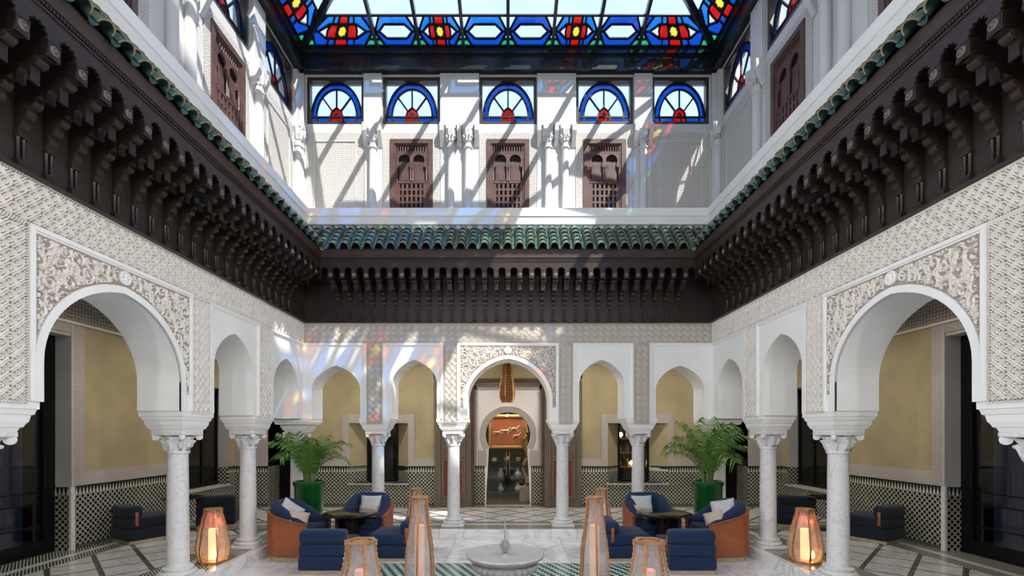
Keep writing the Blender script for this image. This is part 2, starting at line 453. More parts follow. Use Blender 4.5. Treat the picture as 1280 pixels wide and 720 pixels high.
def place(me, name, parent=None, loc=(0, 0, 0), rot=0.0):
    o = bpy.data.objects.new(name, me); COL.objects.link(o); o.parent = parent
    o.location = loc
    o.rotation_euler = rot if isinstance(rot, (tuple, list)) else (0, 0, rot)
    return o
def tag(o, label=None, cat=None, group=None, kind=None):
    if label: o['label'] = label
    if cat: o['category'] = cat
    if group: o['group'] = group
    if kind: o['kind'] = kind
    return o
def thing(name, label, cat, loc=(0, 0, 0), rot=0.0, group=None):
    o = bpy.data.objects.new(name, None); COL.objects.link(o); o.empty_display_size = 0.1
    o.location = loc; o.rotation_euler = (0, 0, rot)
    return tag(o, label, cat, group)
def struct(name, loc=(0, 0, 0), rot=0.0, label=None):
    o = bpy.data.objects.new(name, None); COL.objects.link(o); o.empty_display_size = 0.1
    o.location = loc; o.rotation_euler = (0, 0, rot)
    return tag(o, label, kind='structure')
def copy_tree(o, parent=None):
    c = o.copy(); COL.objects.link(c)
    if parent is not None: c.parent = parent
    for ch in list(o.children): copy_tree(ch, c)
    return c
def stuff(o, label=None):
    o['kind'] = 'stuff'
    if label: o['label'] = label
    return o
def P_front(w0):                 # plane helper: (u, z, out) -> local xyz on a wall whose front is y=w0
    return lambda u, z, o: (u, w0 - o, z)
# ------------------------------------------------------------------ the setting: floors
XF, DF = 3.41, 7.89              # faces of the arcade: half width, distance of the far one
TH = 0.46                        # wall thickness of the arcade
KX, KD = 3.39, 7.72              # edge of the raised gallery floor
GX, GD = 5.936, 10.23            # outer walls of the gallery
MIDD = 4.19                      # middle of the court, counted from the camera
NEAR = -2.2                     # face of the near arcade, behind the camera
SIDES = {'back': ((0, DF, 0), 0.0), 'left': ((-XF, 0, 0), PI / 2), 'right': ((XF, 0, 0), -PI / 2)}

def clip_poly(poly, x0, x1, y0, y1):
    def cut(p, ax, lim, sgn):
        out = []
        for i in range(len(p)):
            a, b = p[i], p[(i + 1) % len(p)]
            ia, ib = sgn * (a[ax] - lim) >= 0, sgn * (b[ax] - lim) >= 0
            if ia: out.append(a)
            if ia != ib:
                t = (lim - a[ax]) / (b[ax] - a[ax])
                out.append((a[0] + (b[0] - a[0]) * t, a[1] + (b[1] - a[1]) * t))
        return out
    for ax, lim, sg in ((0, x0, 1), (0, x1, -1), (1, y0, 1), (1, y1, -1)):
        if len(poly) < 3: return []
        poly = cut(poly, ax, lim, sg)
    return poly
def area(p): return abs(sum(p[i][0] * p[(i + 1) % len(p)][1] - p[(i + 1) % len(p)][0] * p[i][1] for i in range(len(p)))) / 2
def slab(parent, poly, ztop, m, name='marble_slab', th=0.018):
    mb = MB(); mb.prism(poly, lambda a, b, t: (a, b, t), ztop - th, ztop)
    return mb.build(name, m, parent)

floor = struct('floor', label='polished grey veined marble floor of the court')
MB().box(-KX, KX, NEAR, KD, -0.2, -0.012).build('screed', M['joint'], floor)
RUG = (-1.95, 1.95, 3.3, 6.30)
MB().box(*RUG, -0.03, -0.001).build('green_mosaic_field', M['mos_green'], floor)
MB().box(RUG[0] - .05, RUG[1] + .05, RUG[2] - .05, RUG[3] + .05, -0.03, -0.004).build('mosaic_border', M['marble_slab'], floor)
sx = 2 * KX / 8
for i in range(8):
    for j in range(12):
        x0, x1 = -KX + i * sx + .003, -KX + (i + 1) * sx - .003
        y0, y1 = KD - (j + 1) * sx + .003, KD - j * sx - .003
        rects = [(x0, x1, y0, y1)]
        a0, a1, b0, b1 = RUG[0] - .05, RUG[1] + .05, RUG[2] - .05, RUG[3] + .05
        out = []
        for q in rects:
            if q[1] <= a0 or q[0] >= a1 or q[3] <= b0 or q[2] >= b1: out.append(q); continue
            if q[0] < a0: out.append((q[0], a0, q[2], q[3]))
            if q[1] > a1: out.append((a1, q[1], q[2], q[3]))
            lo, hi = max(q[0], a0), min(q[1], a1)
            if q[2] < b0: out.append((lo, hi, q[2], b0))
            if q[3] > b1: out.append((lo, hi, b1, q[3]))
        for q in out:
            if (q[1] - q[0]) > .01 and (q[3] - q[2]) > .01:
                slab(floor, [(q[0], q[2]), (q[1], q[2]), (q[1], q[3]), (q[0], q[3])], 0.0, M['marble'])

def gallery_floor(name, x0, x1, y0, y1, label, edge, cell=0.62):
    g = struct(name, label=label)
    MB().box(x0 + (.02 if x0 == KX else 0), x1 - (.02 if x1 == -KX else 0), y0 + (.02 if y0 == KD else 0), y1, GF - 0.12, GF - 0.004).build('mosaic_bed', M['mos_dark'], g)
    ex0, ex1, ey0, ey1 = edge
    ix0, ix1, iy0, iy1 = x0 + ex0, x1 - ex1, y0 + ey0, y1 - ey1
    h = cell / 2 - 0.038
    nx, ny = int((ix1 - ix0) / cell) + 2, int((iy1 - iy0) / cell) + 2
    for i in range(-1, 2 * nx):
        for j in range(-1, 2 * ny):
            if (i + j) % 2: continue
            cx, cy = ix0 + i * cell / 2, iy0 + j * cell / 2
            p = clip_poly([(cx - h, cy), (cx, cy - h), (cx + h, cy), (cx, cy + h)], ix0, ix1, iy0, iy1)
            if len(p) > 2 and area(p) > 0.006: slab(g, p, GF, M['marble_slab'], 'marble_lozenge', .01)
    # pale line and mosaic border round the field
    bands = []
    for (w0, w1, m, nm) in ((0.102, 0.44, M['mos_floor'], 'mosaic_strip'), (0.44, 0.55, M['marble_slab'], 'marble_strip'), (0.55, 0.74, M['mos_floor'], 'mosaic_strip')):
        if ey0: bands.append((x0, x1, y0 + w0, y0 + w1, m, nm))
        if ey1: bands.append((x0, x1, y1 - w1, y1 - w0, m, nm))
        if ex0: bands.append((x0 + w0, x0 + w1, iy0, iy1, m, nm))
        if ex1: bands.append((x1 - w1, x1 - w0, iy0, iy1, m, nm))
    for a, b, c, d, m, nm in bands:
        MB().box(a, b, c, d, GF - .012, GF + .0008).build(nm, m, g)
    return g
gallery_floor('floor_gallery_back', -GX, GX, KD + .0, GD + .6, 'gallery floor of marble lozenges laid in dark mosaic behind the far arches', (0, 0, .76, .80))
gallery_floor('floor_gallery_left', -GX - .25, -KX, NEAR, KD, 'gallery floor of marble lozenges in dark mosaic bands along the left arches', (.76, .76, 0, 0))
gallery_floor('floor_gallery_right', KX, GX + .25, NEAR, KD, 'gallery floor of marble lozenges in dark mosaic bands along the right arches', (.76, .76, 0, 0))
kerb = struct('trim_1', label='white marble step edging the raised gallery')
for a, b, c, d in ((-KX - .10, -KX, NEAR, KD + .10), (KX, KX + .10, NEAR, KD + .10), (-KX, KX, KD, KD + .10)):
    n = max(2, int(max(b - a, d - c) / 1.1))
    for i in range(n):
        if b - a > d - c: q = (a + (b - a) * i / n + .002, a + (b - a) * (i + 1) / n - .002, c, d)
        else: q = (a, b, c + (d - c) * i / n + .002, c + (d - c) * (i + 1) / n - .002)
        MB().rbox(*q, -0.02, GF + 0.002, .008, 1).build('kerb_stone', M['marble'], kerb)

# ------------------------------------------------------------------ arcades
ZS = Z(0.22)                     # where the piers start above the imposts
ZW = Z(1.83)                     # foot of the wooden cornice
def arch_z(u, hw, spring, apex, tip):
    a = min(1.0, abs(u) / hw)
    return spring + (apex - spring - tip) * math.sqrt(max(0, 1 - a * a)) + tip * (1 - a) ** 1.4
def arch_pts(uc, hw, spring, apex, tip, n=28):
    return [(uc + hw * -math.cos(PI * i / n), arch_z(hw * math.cos(PI * i / n), hw, spring, apex, tip)) for i in range(n + 1)]
def arcade(name, side, u0, u1, arches, label, zt):
    loc, rot = SIDES[side] if side in SIDES else side
    root = struct(name, loc, rot, label)
    mb = MB(); cur = u0
    for (uc, hw, sp, ap, tip) in arches:
        mb.box(cur, uc - hw, 0, TH, ZS, zt)
        pts = [(uc - hw, ZS)] + arch_pts(uc, hw, Z(sp), Z(ap), tip) + [(uc + hw, ZS)]
        for (a, za), (b, zb) in zip(pts, pts[1:]):
            if abs(b - a) > 1e-6:
                mb.add([(a, 0, za), (b, 0, zb), (b, 0, zt), (a, 0, zt)], [(0, 1, 2, 3)])
                mb.add([(a, TH, za), (b, TH, zb), (b, TH, zt), (a, TH, zt)], [(3, 2, 1, 0)])
                mb.add([(a, 0, za), (b, 0, zb), (b, TH, zb), (a, TH, za)], [(3, 2, 1, 0)])
        cur = uc + hw
    mb.box(cur, u1, 0, TH, ZS, zt)
    body = mb.build('masonry', M['plaster'], root)
    return root
def frame_rect(root, a, b, z0, z1, open_bottom=True):
    t, o = 0.032, 0.024
    mb = MB()
    mb.box(a - t, b + t, -o, 0.01, z1, z1 + t); mb.box(a - t, a, -o, 0.01, z0, z1); mb.box(b, b + t, -o, 0.01, z0, z1)
    t2 = 0.016
    mb.box(a, b, -o * .5, 0.01, z1 - t2, z1); mb.box(a, a + t2, -o * .5, .01, z0, z1 - t2); mb.box(b - t2, b, -o * .5, .01, z0, z1 - t2)
    return mb.build('panel_moulding', M['plaster'], root)
def cell_segs():
    # interlaced diagonal straps with a small lozenge in every opening
    S = [((0, .11), (.89, 1)), ((.11, 0), (1, .89)), ((0, .89), (.89, 0)), ((.11, 1), (1, .11))]
    for a, b in (((0, .36), (.15, .5)), ((.15, .5), (0, .64)), ((1, .36), (.85, .5)), ((.85, .5), (1, .64)),
                 ((.36, 0), (.5, .15)), ((.5, .15), (.64, 0)), ((.36, 1), (.5, .85)), ((.5, .85), (.64, 1))): S.append((a, b))
    return S
CELL = cell_segs()
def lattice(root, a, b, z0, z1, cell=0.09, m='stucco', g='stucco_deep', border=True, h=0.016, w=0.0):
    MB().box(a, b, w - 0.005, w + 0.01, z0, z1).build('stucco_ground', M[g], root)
    fn = lambda u, z, o: (u, w - 0.005 - o, z)
    mb = MB(); bd = 0.022 if border else 0
    A, B, C, D = a + bd, b - bd, z0 + bd, z1 - bd
    nx, nz = max(1, round((B - A) / cell)), max(1, round((D - C) / cell)); cx, cz = (B - A) / nx, (D - C) / nz
    for i in range(nx):
        for j in range(nz):
            for ci, (p, q) in enumerate(CELL):
                rise = 1.0 if ci < 2 else (.85 if ci < 4 else .75)
                mb.ridge((A + (i + p[0]) * cx, C + (j + p[1]) * cz), (A + (i + q[0]) * cx, C + (j + q[1]) * cz), 0.0115, h * rise, fn)
    stuff(mb.build('stucco_lattice', M[m], root))
    if border:                                          # twisted rope border: short slanted ridges
        mb = MB(); step = 0.02
        for (p0, p1, ver) in (((a, z0), (b, z0), 0), ((a, z1 - bd * .8), (b, z1 - bd * .8), 0), ((a, z0), (a, z1), 1), ((b - bd * .8, z0), (b - bd * .8, z1), 1)):
            L = math.hypot(p1[0] - p0[0], p1[1] - p0[1]); n = int(L / step)
            for i in range(n):
                t = i * step
                if ver: mb.ridge((p0[0], p0[1] + t), (p0[0] + bd * .8, p0[1] + t + step * .8), .010, .010, fn)
                else: mb.ridge((p0[0] + t, p0[1]), (p0[0] + t + step * .8, p0[1] + bd * .8), .010, .010, fn)
        stuff(mb.build('rope_border', M[m], root))
def arabesque(root, uc, hw, sp, ap, tip, a, b, z1, seed):
    # carved scrolls between the arch and its square frame
    rng = random.Random(seed)
    band = 0.065
    n = 26; hwo = hw + band
    fo = lambda u: Z(arch_z(u - uc, hwo, sp, ap + band, tip))
    mb = MB(); us = [uc - hwo * math.cos(PI * i / n) for i in range(n + 1)]
    us = [a] + us + [b]
    zb = Z(sp - 0.12)
    for p, q in zip(us, us[1:]):
        za = fo(p) if abs(p - uc) < hwo - 1e-6 else zb
        zc = fo(q) if abs(q - uc) < hwo - 1e-6 else zb
        if q - p > 1e-5: mb.hexa([(p, -.004, za), (q, -.004, zc), (q, .01, zc), (p, .01, za), (p, -.004, z1), (q, -.004, z1), (q, .01, z1), (p, .01, z1)])
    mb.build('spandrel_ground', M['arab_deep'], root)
    fn = lambda u, z, o: (u, -0.004 - o, z)
    def ok(u, z, mg=0.012):
        if not (a + mg < u < b - mg and zb < z < z1 - mg): return False
        if abs(u - uc) < 0.075 and z > Z(ap) : return False
        return abs(u - uc) >= hwo + mg or z > fo(u) + mg
    mb = MB(); placed = []; occ = set(); G = .011
    def mark(p): occ.add((round(p[0] / G), round(p[1] / G)))
    def free(p):
        i, j = round(p[0] / G), round(p[1] / G)
        return not any((i + a_, j + b_) in occ for a_ in (-1, 0, 1) for b_ in (-1, 0, 1))
    tries = 0
    while tries < 7000:
        tries += 1
        u, z = rng.uniform(uc, b), rng.uniform(zb, z1)
        rad = (0.085, 0.065, 0.05, 0.036, 0.026)[min(4, tries // 1200)]
        if not ok(u, z): continue
        if any(math.hypot(u - p[0], z - p[1]) < 0.66 * (rad + p[2]) for p in placed): continue
        placed.append((u, z, rad))
        ph = rng.uniform(0, 2 * PI); dr = rng.choice((-1, 1)); turns = rng.uniform(1.2, 1.8)
        pts = []
        for i in range(19):
            t = i / 18; r = rad * (0.12 + 0.88 * t); th = ph + dr * turns * 2 * PI * t
            pts.append((u + r * math.cos(th), z + r * math.sin(th) * 1.05))
        last = Vector(pts[-1]); d = (last - Vector(pts[-2])).normalized()
        for i in range(5):
            last = last + d * 0.018; d = Matrix.Rotation(-dr * .35, 2) @ d; pts.append(tuple(last))
        for mir in (1, -1):
            pp = [(uc + mir * (x - uc), y) for x, y in pts]
            for p, q in zip(pp, pp[1:]):
                if ok(*p) and ok(*q): mb.ridge(p, q, 0.0125, 0.017, fn); mark(p); mark(q)
            for k in (6, 11, 15, 18):                    # leaflets along the stem
                p = pp[k]; th = ph * mir + k
                q = (p[0] + .030 * math.cos(th), p[1] + .030 * math.sin(th))
                if ok(*p) and ok(*q): mb.ridge(p, q, 0.014, 0.014, fn); mark(q)
    for _ in range(9000):                                # small leaves filling the gaps
        p = (rng.uniform(a, b), rng.uniform(zb, z1))
        if not ok(*p) or not free(p): continue
        th = rng.uniform(0, 2 * PI); L_ = rng.uniform(.018, .03); bend_ = rng.uniform(-.9, .9)
        for k in range(3):
            q = (p[0] + L_ / 2 * math.cos(th), p[1] + L_ / 2 * math.sin(th))
            if not ok(*q): break
            mb.ridge(p, q, (.012, .013, .008)[k], .013, fn); mark(p); mark(q)
            p = q; th += bend_
    stuff(mb.build('arabesque_carving', M['stucco'], root))
    md = MB(); N = 20
    ring = lambda r, w: [(uc + r * math.cos(2 * PI * i / N), w, Z(ap) + .14 + r * math.sin(2 * PI * i / N)) for i in range(N)]
    md.loft([ring(.062, .01), ring(.062, -.022), ring(.050, -.026), ring(.044, -.014)])
    for k in range(8):
        t = k * PI / 4
        md.ridge((uc, Z(ap) + .14), (uc + .036 * math.cos(t), Z(ap) + .14 + .036 * math.sin(t)), .018, .014, lambda u, z, o: (u, -.014 - o, z))
    md.build('keystone_medallion', M['plaster'], root)
def arch_band(root, uc, hw, sp, ap, tip, wid, out=0.014):
    n = 28
    p0 = [(uc - hw, ZS)] + arch_pts(uc, hw, Z(sp), Z(ap), tip, n) + [(uc + hw, ZS)]
    p1 = [(uc - hw - wid, ZS)] + arch_pts(uc, hw + wid, Z(sp), Z(ap + wid), tip, n) + [(uc + hw + wid, ZS)]
    mb = MB()
    rings = [[(a[0], 0.02, a[1]), (a[0], -out, a[1]), (b[0], -out, b[1]), (b[0], 0.02, b[1])] for a, b in zip(p0, p1)]
    mb.loft(rings); mb.build('arch_band', M['plaster'], root, 40)

A_BACK = [(-2.875, .405, .70, 1.11, .07), (-1.565, .375, .80, 1.207, .07), (0, .685, .53, 1.225, .05), (1.565, .375, .80, 1.207, .07), (2.875, .405, .70, 1.11, .07)]
wall_back = arcade('wall_back', 'back', -XF - TH, XF + TH, A_BACK, 'white arcade wall with carved stucco at the far side of the court', Z(3.5))
side_arches = [(5.90, .42, .78, 1.226, .07), (7.275, .405, .70, 1.13, .07)]
A_SIDE = sorted([(4.19, .735, .52, 1.225, .05)] + side_arches + [(2 * MIDD - u, h, s, a, t) for u, h, s, a, t in side_arches] + [(-.75, .735, .52, 1.225, .05)])
wall_left = arcade('wall_left', 'left', NEAR, DF, A_SIDE, 'white arcade wall with carved stucco along the left of the court', Z(3.5))
A_R = sorted((-u, h, s, a, t) for u, h, s, a, t in A_SIDE)
wall_right = arcade('wall_right', 'right', -DF, -NEAR, A_R, 'white arcade wall with carved stucco along the right of the court', Z(3.5))
wall_front = arcade('wall_front', ((0, NEAR, 0), PI), -XF - TH, XF + TH, A_BACK, 'white arcade wall on the near side of the court', Z(3.5))
MB().box(-GX - .3, GX + .3, TH, TH + .1, -.1, Z(3.5)).build('plaster_field', M['ochre'], wall_front)

TOPZ = Z(1.452)
def dress(root, s):               # s = +1: u is the distance (left), -1: mirrored (right)
    U = (lambda a, b: (a, b)) if s > 0 else (lambda a, b: (-b, -a))
    lattice(root, *U(-1.6, DF), Z(1.475), Z(1.815), 0.098)
    for a, b in ((2.99, 3.35), (1.61, 1.915), (5.09, 5.39), (6.465, 6.77)):
        lattice(root, *U(a, b), ZS - .02, Z(1.475), 0.095)
    for a, b in ((3.385, 5.055), (5.42, 6.43), (6.80, DF - .02), (1.95, 2.96), (.50, 1.58)): frame_rect(root, *U(a, b), ZS, TOPZ)
    c = 4.19 * s + (0 if s > 0 else 0)
    arabesque(root, c, .735, .52, 1.225, .05, *U(3.40, 5.04), TOPZ - .016, 11 if s > 0 else 12)
    arch_band(root, c, .735, .52, 1.225, .05, .062)
dress(wall_left, 1); dress(wall_right, -1)
lattice(wall_back, -XF, XF, Z(1.475), Z(1.815), 0.118)
for s in (1, -1):
    for a, b in ((-2.365, -2.10), (-1.085, -.85)):
        lattice(wall_back, min(a * s, b * s), max(a * s, b * s), ZS - .08, Z(1.475), .115)
    frame_rect(wall_back, min(s * -3.38, s * -2.40), max(s * -3.38, s * -2.40), ZS, TOPZ)
    frame_rect(wall_back, min(s * -2.065, s * -1.12), max(s * -2.065, s * -1.12), ZS, TOPZ)
frame_rect(wall_back, -.815, .815, ZS, TOPZ)
arabesque(wall_back, 0, .685, .53, 1.225, .05, -.80, .80, TOPZ - .016, 13)
arch_band(wall_back, 0, .685, .53, 1.225, .05, .058)

# imposts under the piers, with their stepped corbels
def impost(hx, hy):
    prof = [(0.00, .165, .165), (.030, .175, .175), (.034, .19, .185), (.06, .20, .195), (.075, .215, .20), (.12, .225, .205), (.125, hx - .02, hy - .018), (.16, hx - .012, hy - .01), (.165, hx, hy), (.225, hx, hy)]
    mb = MB(); mb.loft([[(-a, -b, z), (a, -b, z), (a, b, z), (-a, b, z)] for z, a, b in prof]); return mb
imp_w = impost(.26, .232).mesh('impost', M['plaster'])
BACK_COLS = [(-2.235, 8.12), (-.935, 8.12), (.935, 8.12), (2.235, 8.12)]
SIDE_COLS = [5.205, 6.61, 3.175, 1.77, .25]
for (x, d) in BACK_COLS: place(imp_w, 'impost', wall_back, (x, d - DF, Z(0.0)))
for d in SIDE_COLS:
    place(imp_w, 'impost', wall_left, (d, TH / 2, Z(0.0))); place(imp_w, 'impost', wall_right, (-d, TH / 2, Z(0.0)))
imp_c = impost(.29, .29).mesh('corner_impost', M['plaster'])
for s in (1, -1): place(imp_c, 'corner_impost', wall_back, (s * 3.58, .19, Z(0.0)))

# ------------------------------------------------------------------ columns
def column_meshes():
    P = MB().rbox(-.185, .185, -.185, .185, 0, .045, .008, 1).mesh('plinth', M['marble_col'])
    B = MB().lathe([(.165, .045), (.178, .058), (.178, .075), (.165, .088), (.135, .093), (.135, .104), (.150, .112), (.150, .124), (.135, .132), (.118, .138)], 28).mesh('base', M['marble_col'], 35)
    zt = Z(-.205) - GF
    S = MB().lathe([(.115, .136), (.108, .16), (.107, .5), (.099, zt - .05), (.099, zt - .035), (.112, zt - .03), (.116, zt - .015), (.112, zt), (.1, zt + .004)], 28).mesh('shaft', M['marble_col'], 35)
    c = MB(); z0 = zt
    c.lathe([(.098, z0), (.104, z0 + .03), (.112, z0 + .08), (.135, z0 + .13), (.155, z0 + .155)], 32, rf=lambda a, z: 1 + .07 * math.cos(8 * a) * min(1, (z - z0) / .1))
    for k in range(8):                                   # leaves curling out round the bell
        a = k * PI / 4; ca, sa = math.cos(a), math.sin(a)
        pts = [(r * ca, r * sa, z0 + z) for r, z in ((.102, .005), (.116, .05), (.130, .085), (.150, .105), (.163, .100), (.160, .088))]
        c.tube(pts, [.020, .026, .024, .019, .013, .006], 6)
    for k in range(4):                                   # corner volutes
        a = PI / 4 + k * PI / 2; ca, sa = math.cos(a), math.sin(a)
        for j, (r, hw) in enumerate(((.036, .018), (.022, .025), (.010, .030))):
            ctr = Vector((.200 * ca, .200 * sa, z0 + .150)); tx = Vector((-sa, ca, 0))
            c.tube([ctr - tx * hw, ctr + tx * hw], r, 14)
        c.tube([(.11 * ca, .11 * sa, z0 + .10), (.14 * ca, .14 * sa, z0 + .155), (.17 * ca, .17 * sa, z0 + .182), (.205 * ca, .205 * sa, z0 + .186)], [.015, .022, .022, .014], 6)
    z1 = Z(0.0) - GF
    c.rbox(-.172, .172, -.172, .172, z0 + .168, z1, .006, 1)
    C = c.mesh('capital', M['marble_col'], 40)
    return P, B, S, C
CM = column_meshes()
def column(x, d, label, group=None):
    t = thing('marble_column', label, 'column', (x, d, GF), 0, group or 'marble columns of the arcades')
    for me in CM: place(me, me.name, t)
where = {(-2.235): 'white marble column of the far arcade behind the left armchair facing us', (-.935): 'white marble column left of the central far arch',
         .935: 'white marble column right of the central far arch', 2.235: 'white marble column of the far arcade behind the right armchair facing us'}
for (x, d) in BACK_COLS: column(x, d, where[x])
for s, sd in ((-1, 'left'), (1, 'right')):
    column(s * 3.64, 5.205, 'large white marble column on the %s beside the glowing lantern, nearer the camera' % sd)
    column(s * 3.64, 6.61, 'white marble column behind the outer tan armchair on the %s' % sd)
    column(s * 3.64, 3.175, 'white marble column cut off by the %s edge of the picture' % sd)
    for d, w in ((1.77, 'second'), (.25, 'first')): column(s * 3.64, d, 'white marble column of the %s arcade, %s from the near wall' % (sd, w))
    column(s * 3.62, 8.10, 'white marble corner column half hidden behind the %s potted palm' % sd)

# ------------------------------------------------------------------ bracketed wooden cornice
def extrude_profile(prof, e0, e1, m, name, root, smooth=None):
    # prof: (w,z); ends given as functions of w so that neighbouring runs mitre
    mb = MB()
    mb.loft([[(e0(w), w, z) for w, z in prof], [(e1(w), w, z) for w, z in prof]])
    return mb.build(name, m, root, smooth)
ENDS = {'back': (lambda w: -XF - w, lambda w: XF + w), 'left': (lambda w: NEAR + .03, lambda w: DF + w), 'right': (lambda w: -DF - w, lambda w: -NEAR - .03)}
def bracket_meshes():
    hw = .032
    fn = lambda a, b, t: (t, a, b)
    b = MB()
    b.hexa([(-.032, -.045, ZW), (.032, -.045, ZW), (.032, 0, ZW), (-.032, 0, ZW), (-.045, -.065, ZW + .035), (.045, -.065, ZW + .035), (.045, 0, ZW + .035), (-.045, 0, ZW + .035)])
    b.box(-.036, .036, -.055, 0, ZW + .035, ZW + .05)
    for s in (-1, 1):
        b.lathe([(.013, ZW + .05), (.010, ZW + .065), (.010, ZW + .19), (.014, ZW + .205)], 8, (s * .019, -.034, 0))
    b.box(-.016, .016, -.022, 0, ZW + .05, ZW + .205)
    b.box(-.036, .036, -.056, 0, ZW + .205, ZW + .228)
    b.box(-.032, .032, -.048, 0, ZW + .228, Z(2.09))
    n = 40; pts = []
    for i in range(n + 1):
        s = i / n
        w = -.04 - .185 * s ** 1.35; z = Z(2.085 + .275 * s ** .92)
        lob = .022 * abs(math.sin(4 * PI * s)) ** .8
        pts.append((w - lob * .8, z - lob * .6))
    poly = pts + [(-.225, Z(2.42)), (0, Z(2.42)), (0, Z(2.085))]
    b.prism(poly, fn, -hw, hw)
    # hanging drop with its tiny arch
    ar = [(-.335, Z(2.27)), (-.318, Z(2.27))] + [(-.282 + .036 * -math.cos(PI * k / 8), Z(2.315) + .036 * math.sin(PI * k / 8)) for k in range(9)] + [(-.246, Z(2.27)), (-.225, Z(2.27)), (-.225, Z(2.39)), (-.335, Z(2.39))]
    b.prism(ar, fn, -hw, hw)
    b.box(-hw - .006, hw + .006, -.365, 0, Z(2.37), Z(2.385))
    b.box(-hw, hw, -.375, 0, Z(2.385), Z(2.42))
    b.tube([(-hw - .004, -.365, Z(2.405)), (hw + .004, -.365, Z(2.405))], .030, 12)
    b.tube([(-hw - .010, -.365, Z(2.405)), (hw + .010, -.365, Z(2.405))], .016, 10)
    b.box(-hw, hw, -.452, 0, Z(2.42), Z(2.432)); b.box(-.038, .038, -.458, 0, Z(2.432), Z(2.515)); b.box(-.044, .044, -.462, 0, Z(2.515), Z(2.53))
    B = b.mesh('bracket', M['wood'], 30)
    r = MB(); N = 14
    rr = lambda q, w: [(q * math.cos(2 * PI * i / N), w, Z(2.474) + q * math.sin(2 * PI * i / N)) for i in range(N)]
    r.loft([rr(.031, -.456), rr(.031, -.466), rr(.022, -.469), rr(.019, -.462), rr(.012, -.464), rr(.009, -.474), rr(.002, -.476)])
    return B, r.mesh('rosette', M['wood_light'], 40)
M['wood_light'] = mat('worn_cedar', (0.16, 0.125, 0.115), 0.45, var=0.3, vscale=20)
def arch_board(p):
    mb = MB(); o = .054
    pts = [(-p / 2, Z(2.42)), (-o, Z(2.42))]
    N = 84
    for i in range(N + 1):
        th = R(195 - 210 * i / N)
        r = .050 + .017 * abs(math.sin(th * 5.5 + .0))
        pts.append((r * math.cos(th), Z(2.535) + r * math.sin(th) * 1.0))
    pts += [(o, Z(2.42)), (p / 2, Z(2.42)), (p / 2, Z(2.69)), (-p / 2, Z(2.69))]
    mb.prism(pts, lambda a, b, t: (a, t, b), -.455, -.435)
    return mb.mesh('lobed_board', M['wood'])
BR, RO = bracket_meshes()
def cornice(side, us, pitch, label, u0, u1):
    loc, rot = SIDES[side]
    root = thing('bracketed_cornice', label, 'cornice', loc, rot, 'carved cedar cornices')
    e0, e1 = ENDS[side]
    extrude_profile([(-.012, ZW - .015), (-.06, ZW - .01), (-.06, ZW), (-.02, ZW), (-.02, Z(2.69)), (-.012, Z(2.69))], e0, e1, M['wood'], 'wall_panel', root)
    extrude_profile([(-.45, Z(2.67)), (-.45, Z(2.69)), (-.01, Z(2.69)), (-.01, Z(2.67))], e0, e1, M['wood_panel'], 'soffit_board', root)
    extrude_profile([(-.435, Z(2.685)), (-.466, Z(2.685)), (-.466, Z(2.698)), (-.458, Z(2.702)), (-.458, Z(2.735)), (-.476, Z(2.742)), (-.476, Z(2.757)), (-.462, Z(2.765)), (-.465, Z(2.862)), (-.30, Z(2.862)), (-.30, Z(2.685))], e0, e1, M['wood_fascia'], 'fascia', root)
    AB = arch_board(pitch)
    for u in us:
        b = place(BR, 'bracket', root, (u, 0, 0)); place(RO, 'rosette', b)
    lo, hi = min(us), max(us)
    for u in [x + pitch / 2 for x in us] + [lo - pitch / 2]: place(AB, 'lobed_board', root, (u, 0, 0))
    return root
def bead(root, e0, e1):
    mb = MB(); n = int((e1 - e0) / .024)
    for i in range(n):
        u = e0 + i * .024
        mb.box(u, u + .015, -.474, -.458, Z(2.706), Z(2.728))
    stuff(mb.build('bead_moulding', M['wood'], root))
us_b = [-2.8 + .18667 * i for i in range(31)]
us_s = [7.27 - .2 * i for i in range(46)]
cb = cornice('back', us_b, .18667, 'dark carved bracketed cornice running across the far wall', -2.93, 2.93)
cl = cornice('left', us_s, .2, 'dark carved bracketed cornice along the left wall of the court', 2, 7.4)
cr = cornice('right', [-u for u in us_s], .2, 'dark carved bracketed cornice along the right wall of the court', -7.4, -2)
bead(cb, -2.93, 2.93); bead(cl, -1.8, 7.42); bead(cr, -7.42, 1.8)

# ------------------------------------------------------------------ green tiled eaves
W0, W1, TZ0, TZ1 = -.49, -.02, Z(2.885), Z(3.40)
SL = math.hypot(W1 - W0, TZ1 - TZ0); sw, sz = (W1 - W0) / SL, (TZ1 - TZ0) / SL
def slope_pt(u, t, n): return (u, W0 + sw * t - sz * n, TZ0 + sz * t + sw * n)
def cover_tile(mi, L=.185):
    mb = MB(); N = 8
    def ring(t, r, th): return [slope_pt(r * math.cos(PI * i / N), t, r * math.sin(PI * i / N) * 1.05 + th) for i in range(N + 1)]
    rings = [ring(0, .056, .026), ring(0, .069, .026), ring(.05, .067, .020), ring(L, .056, .0), ring(L, .050, .0)]
    k = N + 1; vs = [p for r in rings for p in r]
    fs = []; ms = []
    for j in range(4):
        for i in range(N):
            fs.append((j * k + i, j * k + i + 1, (j + 1) * k + i + 1, (j + 1) * k + i)); ms.append(1 if j == 0 else 0)
    mb.add(vs, fs); mb.m = ms
    mb.box(0, 0, 0, 0, 0, 0) if False else None
    return mb.mesh('cover_tile', [M['tile%d' % mi], M['tile_edge']], 60)
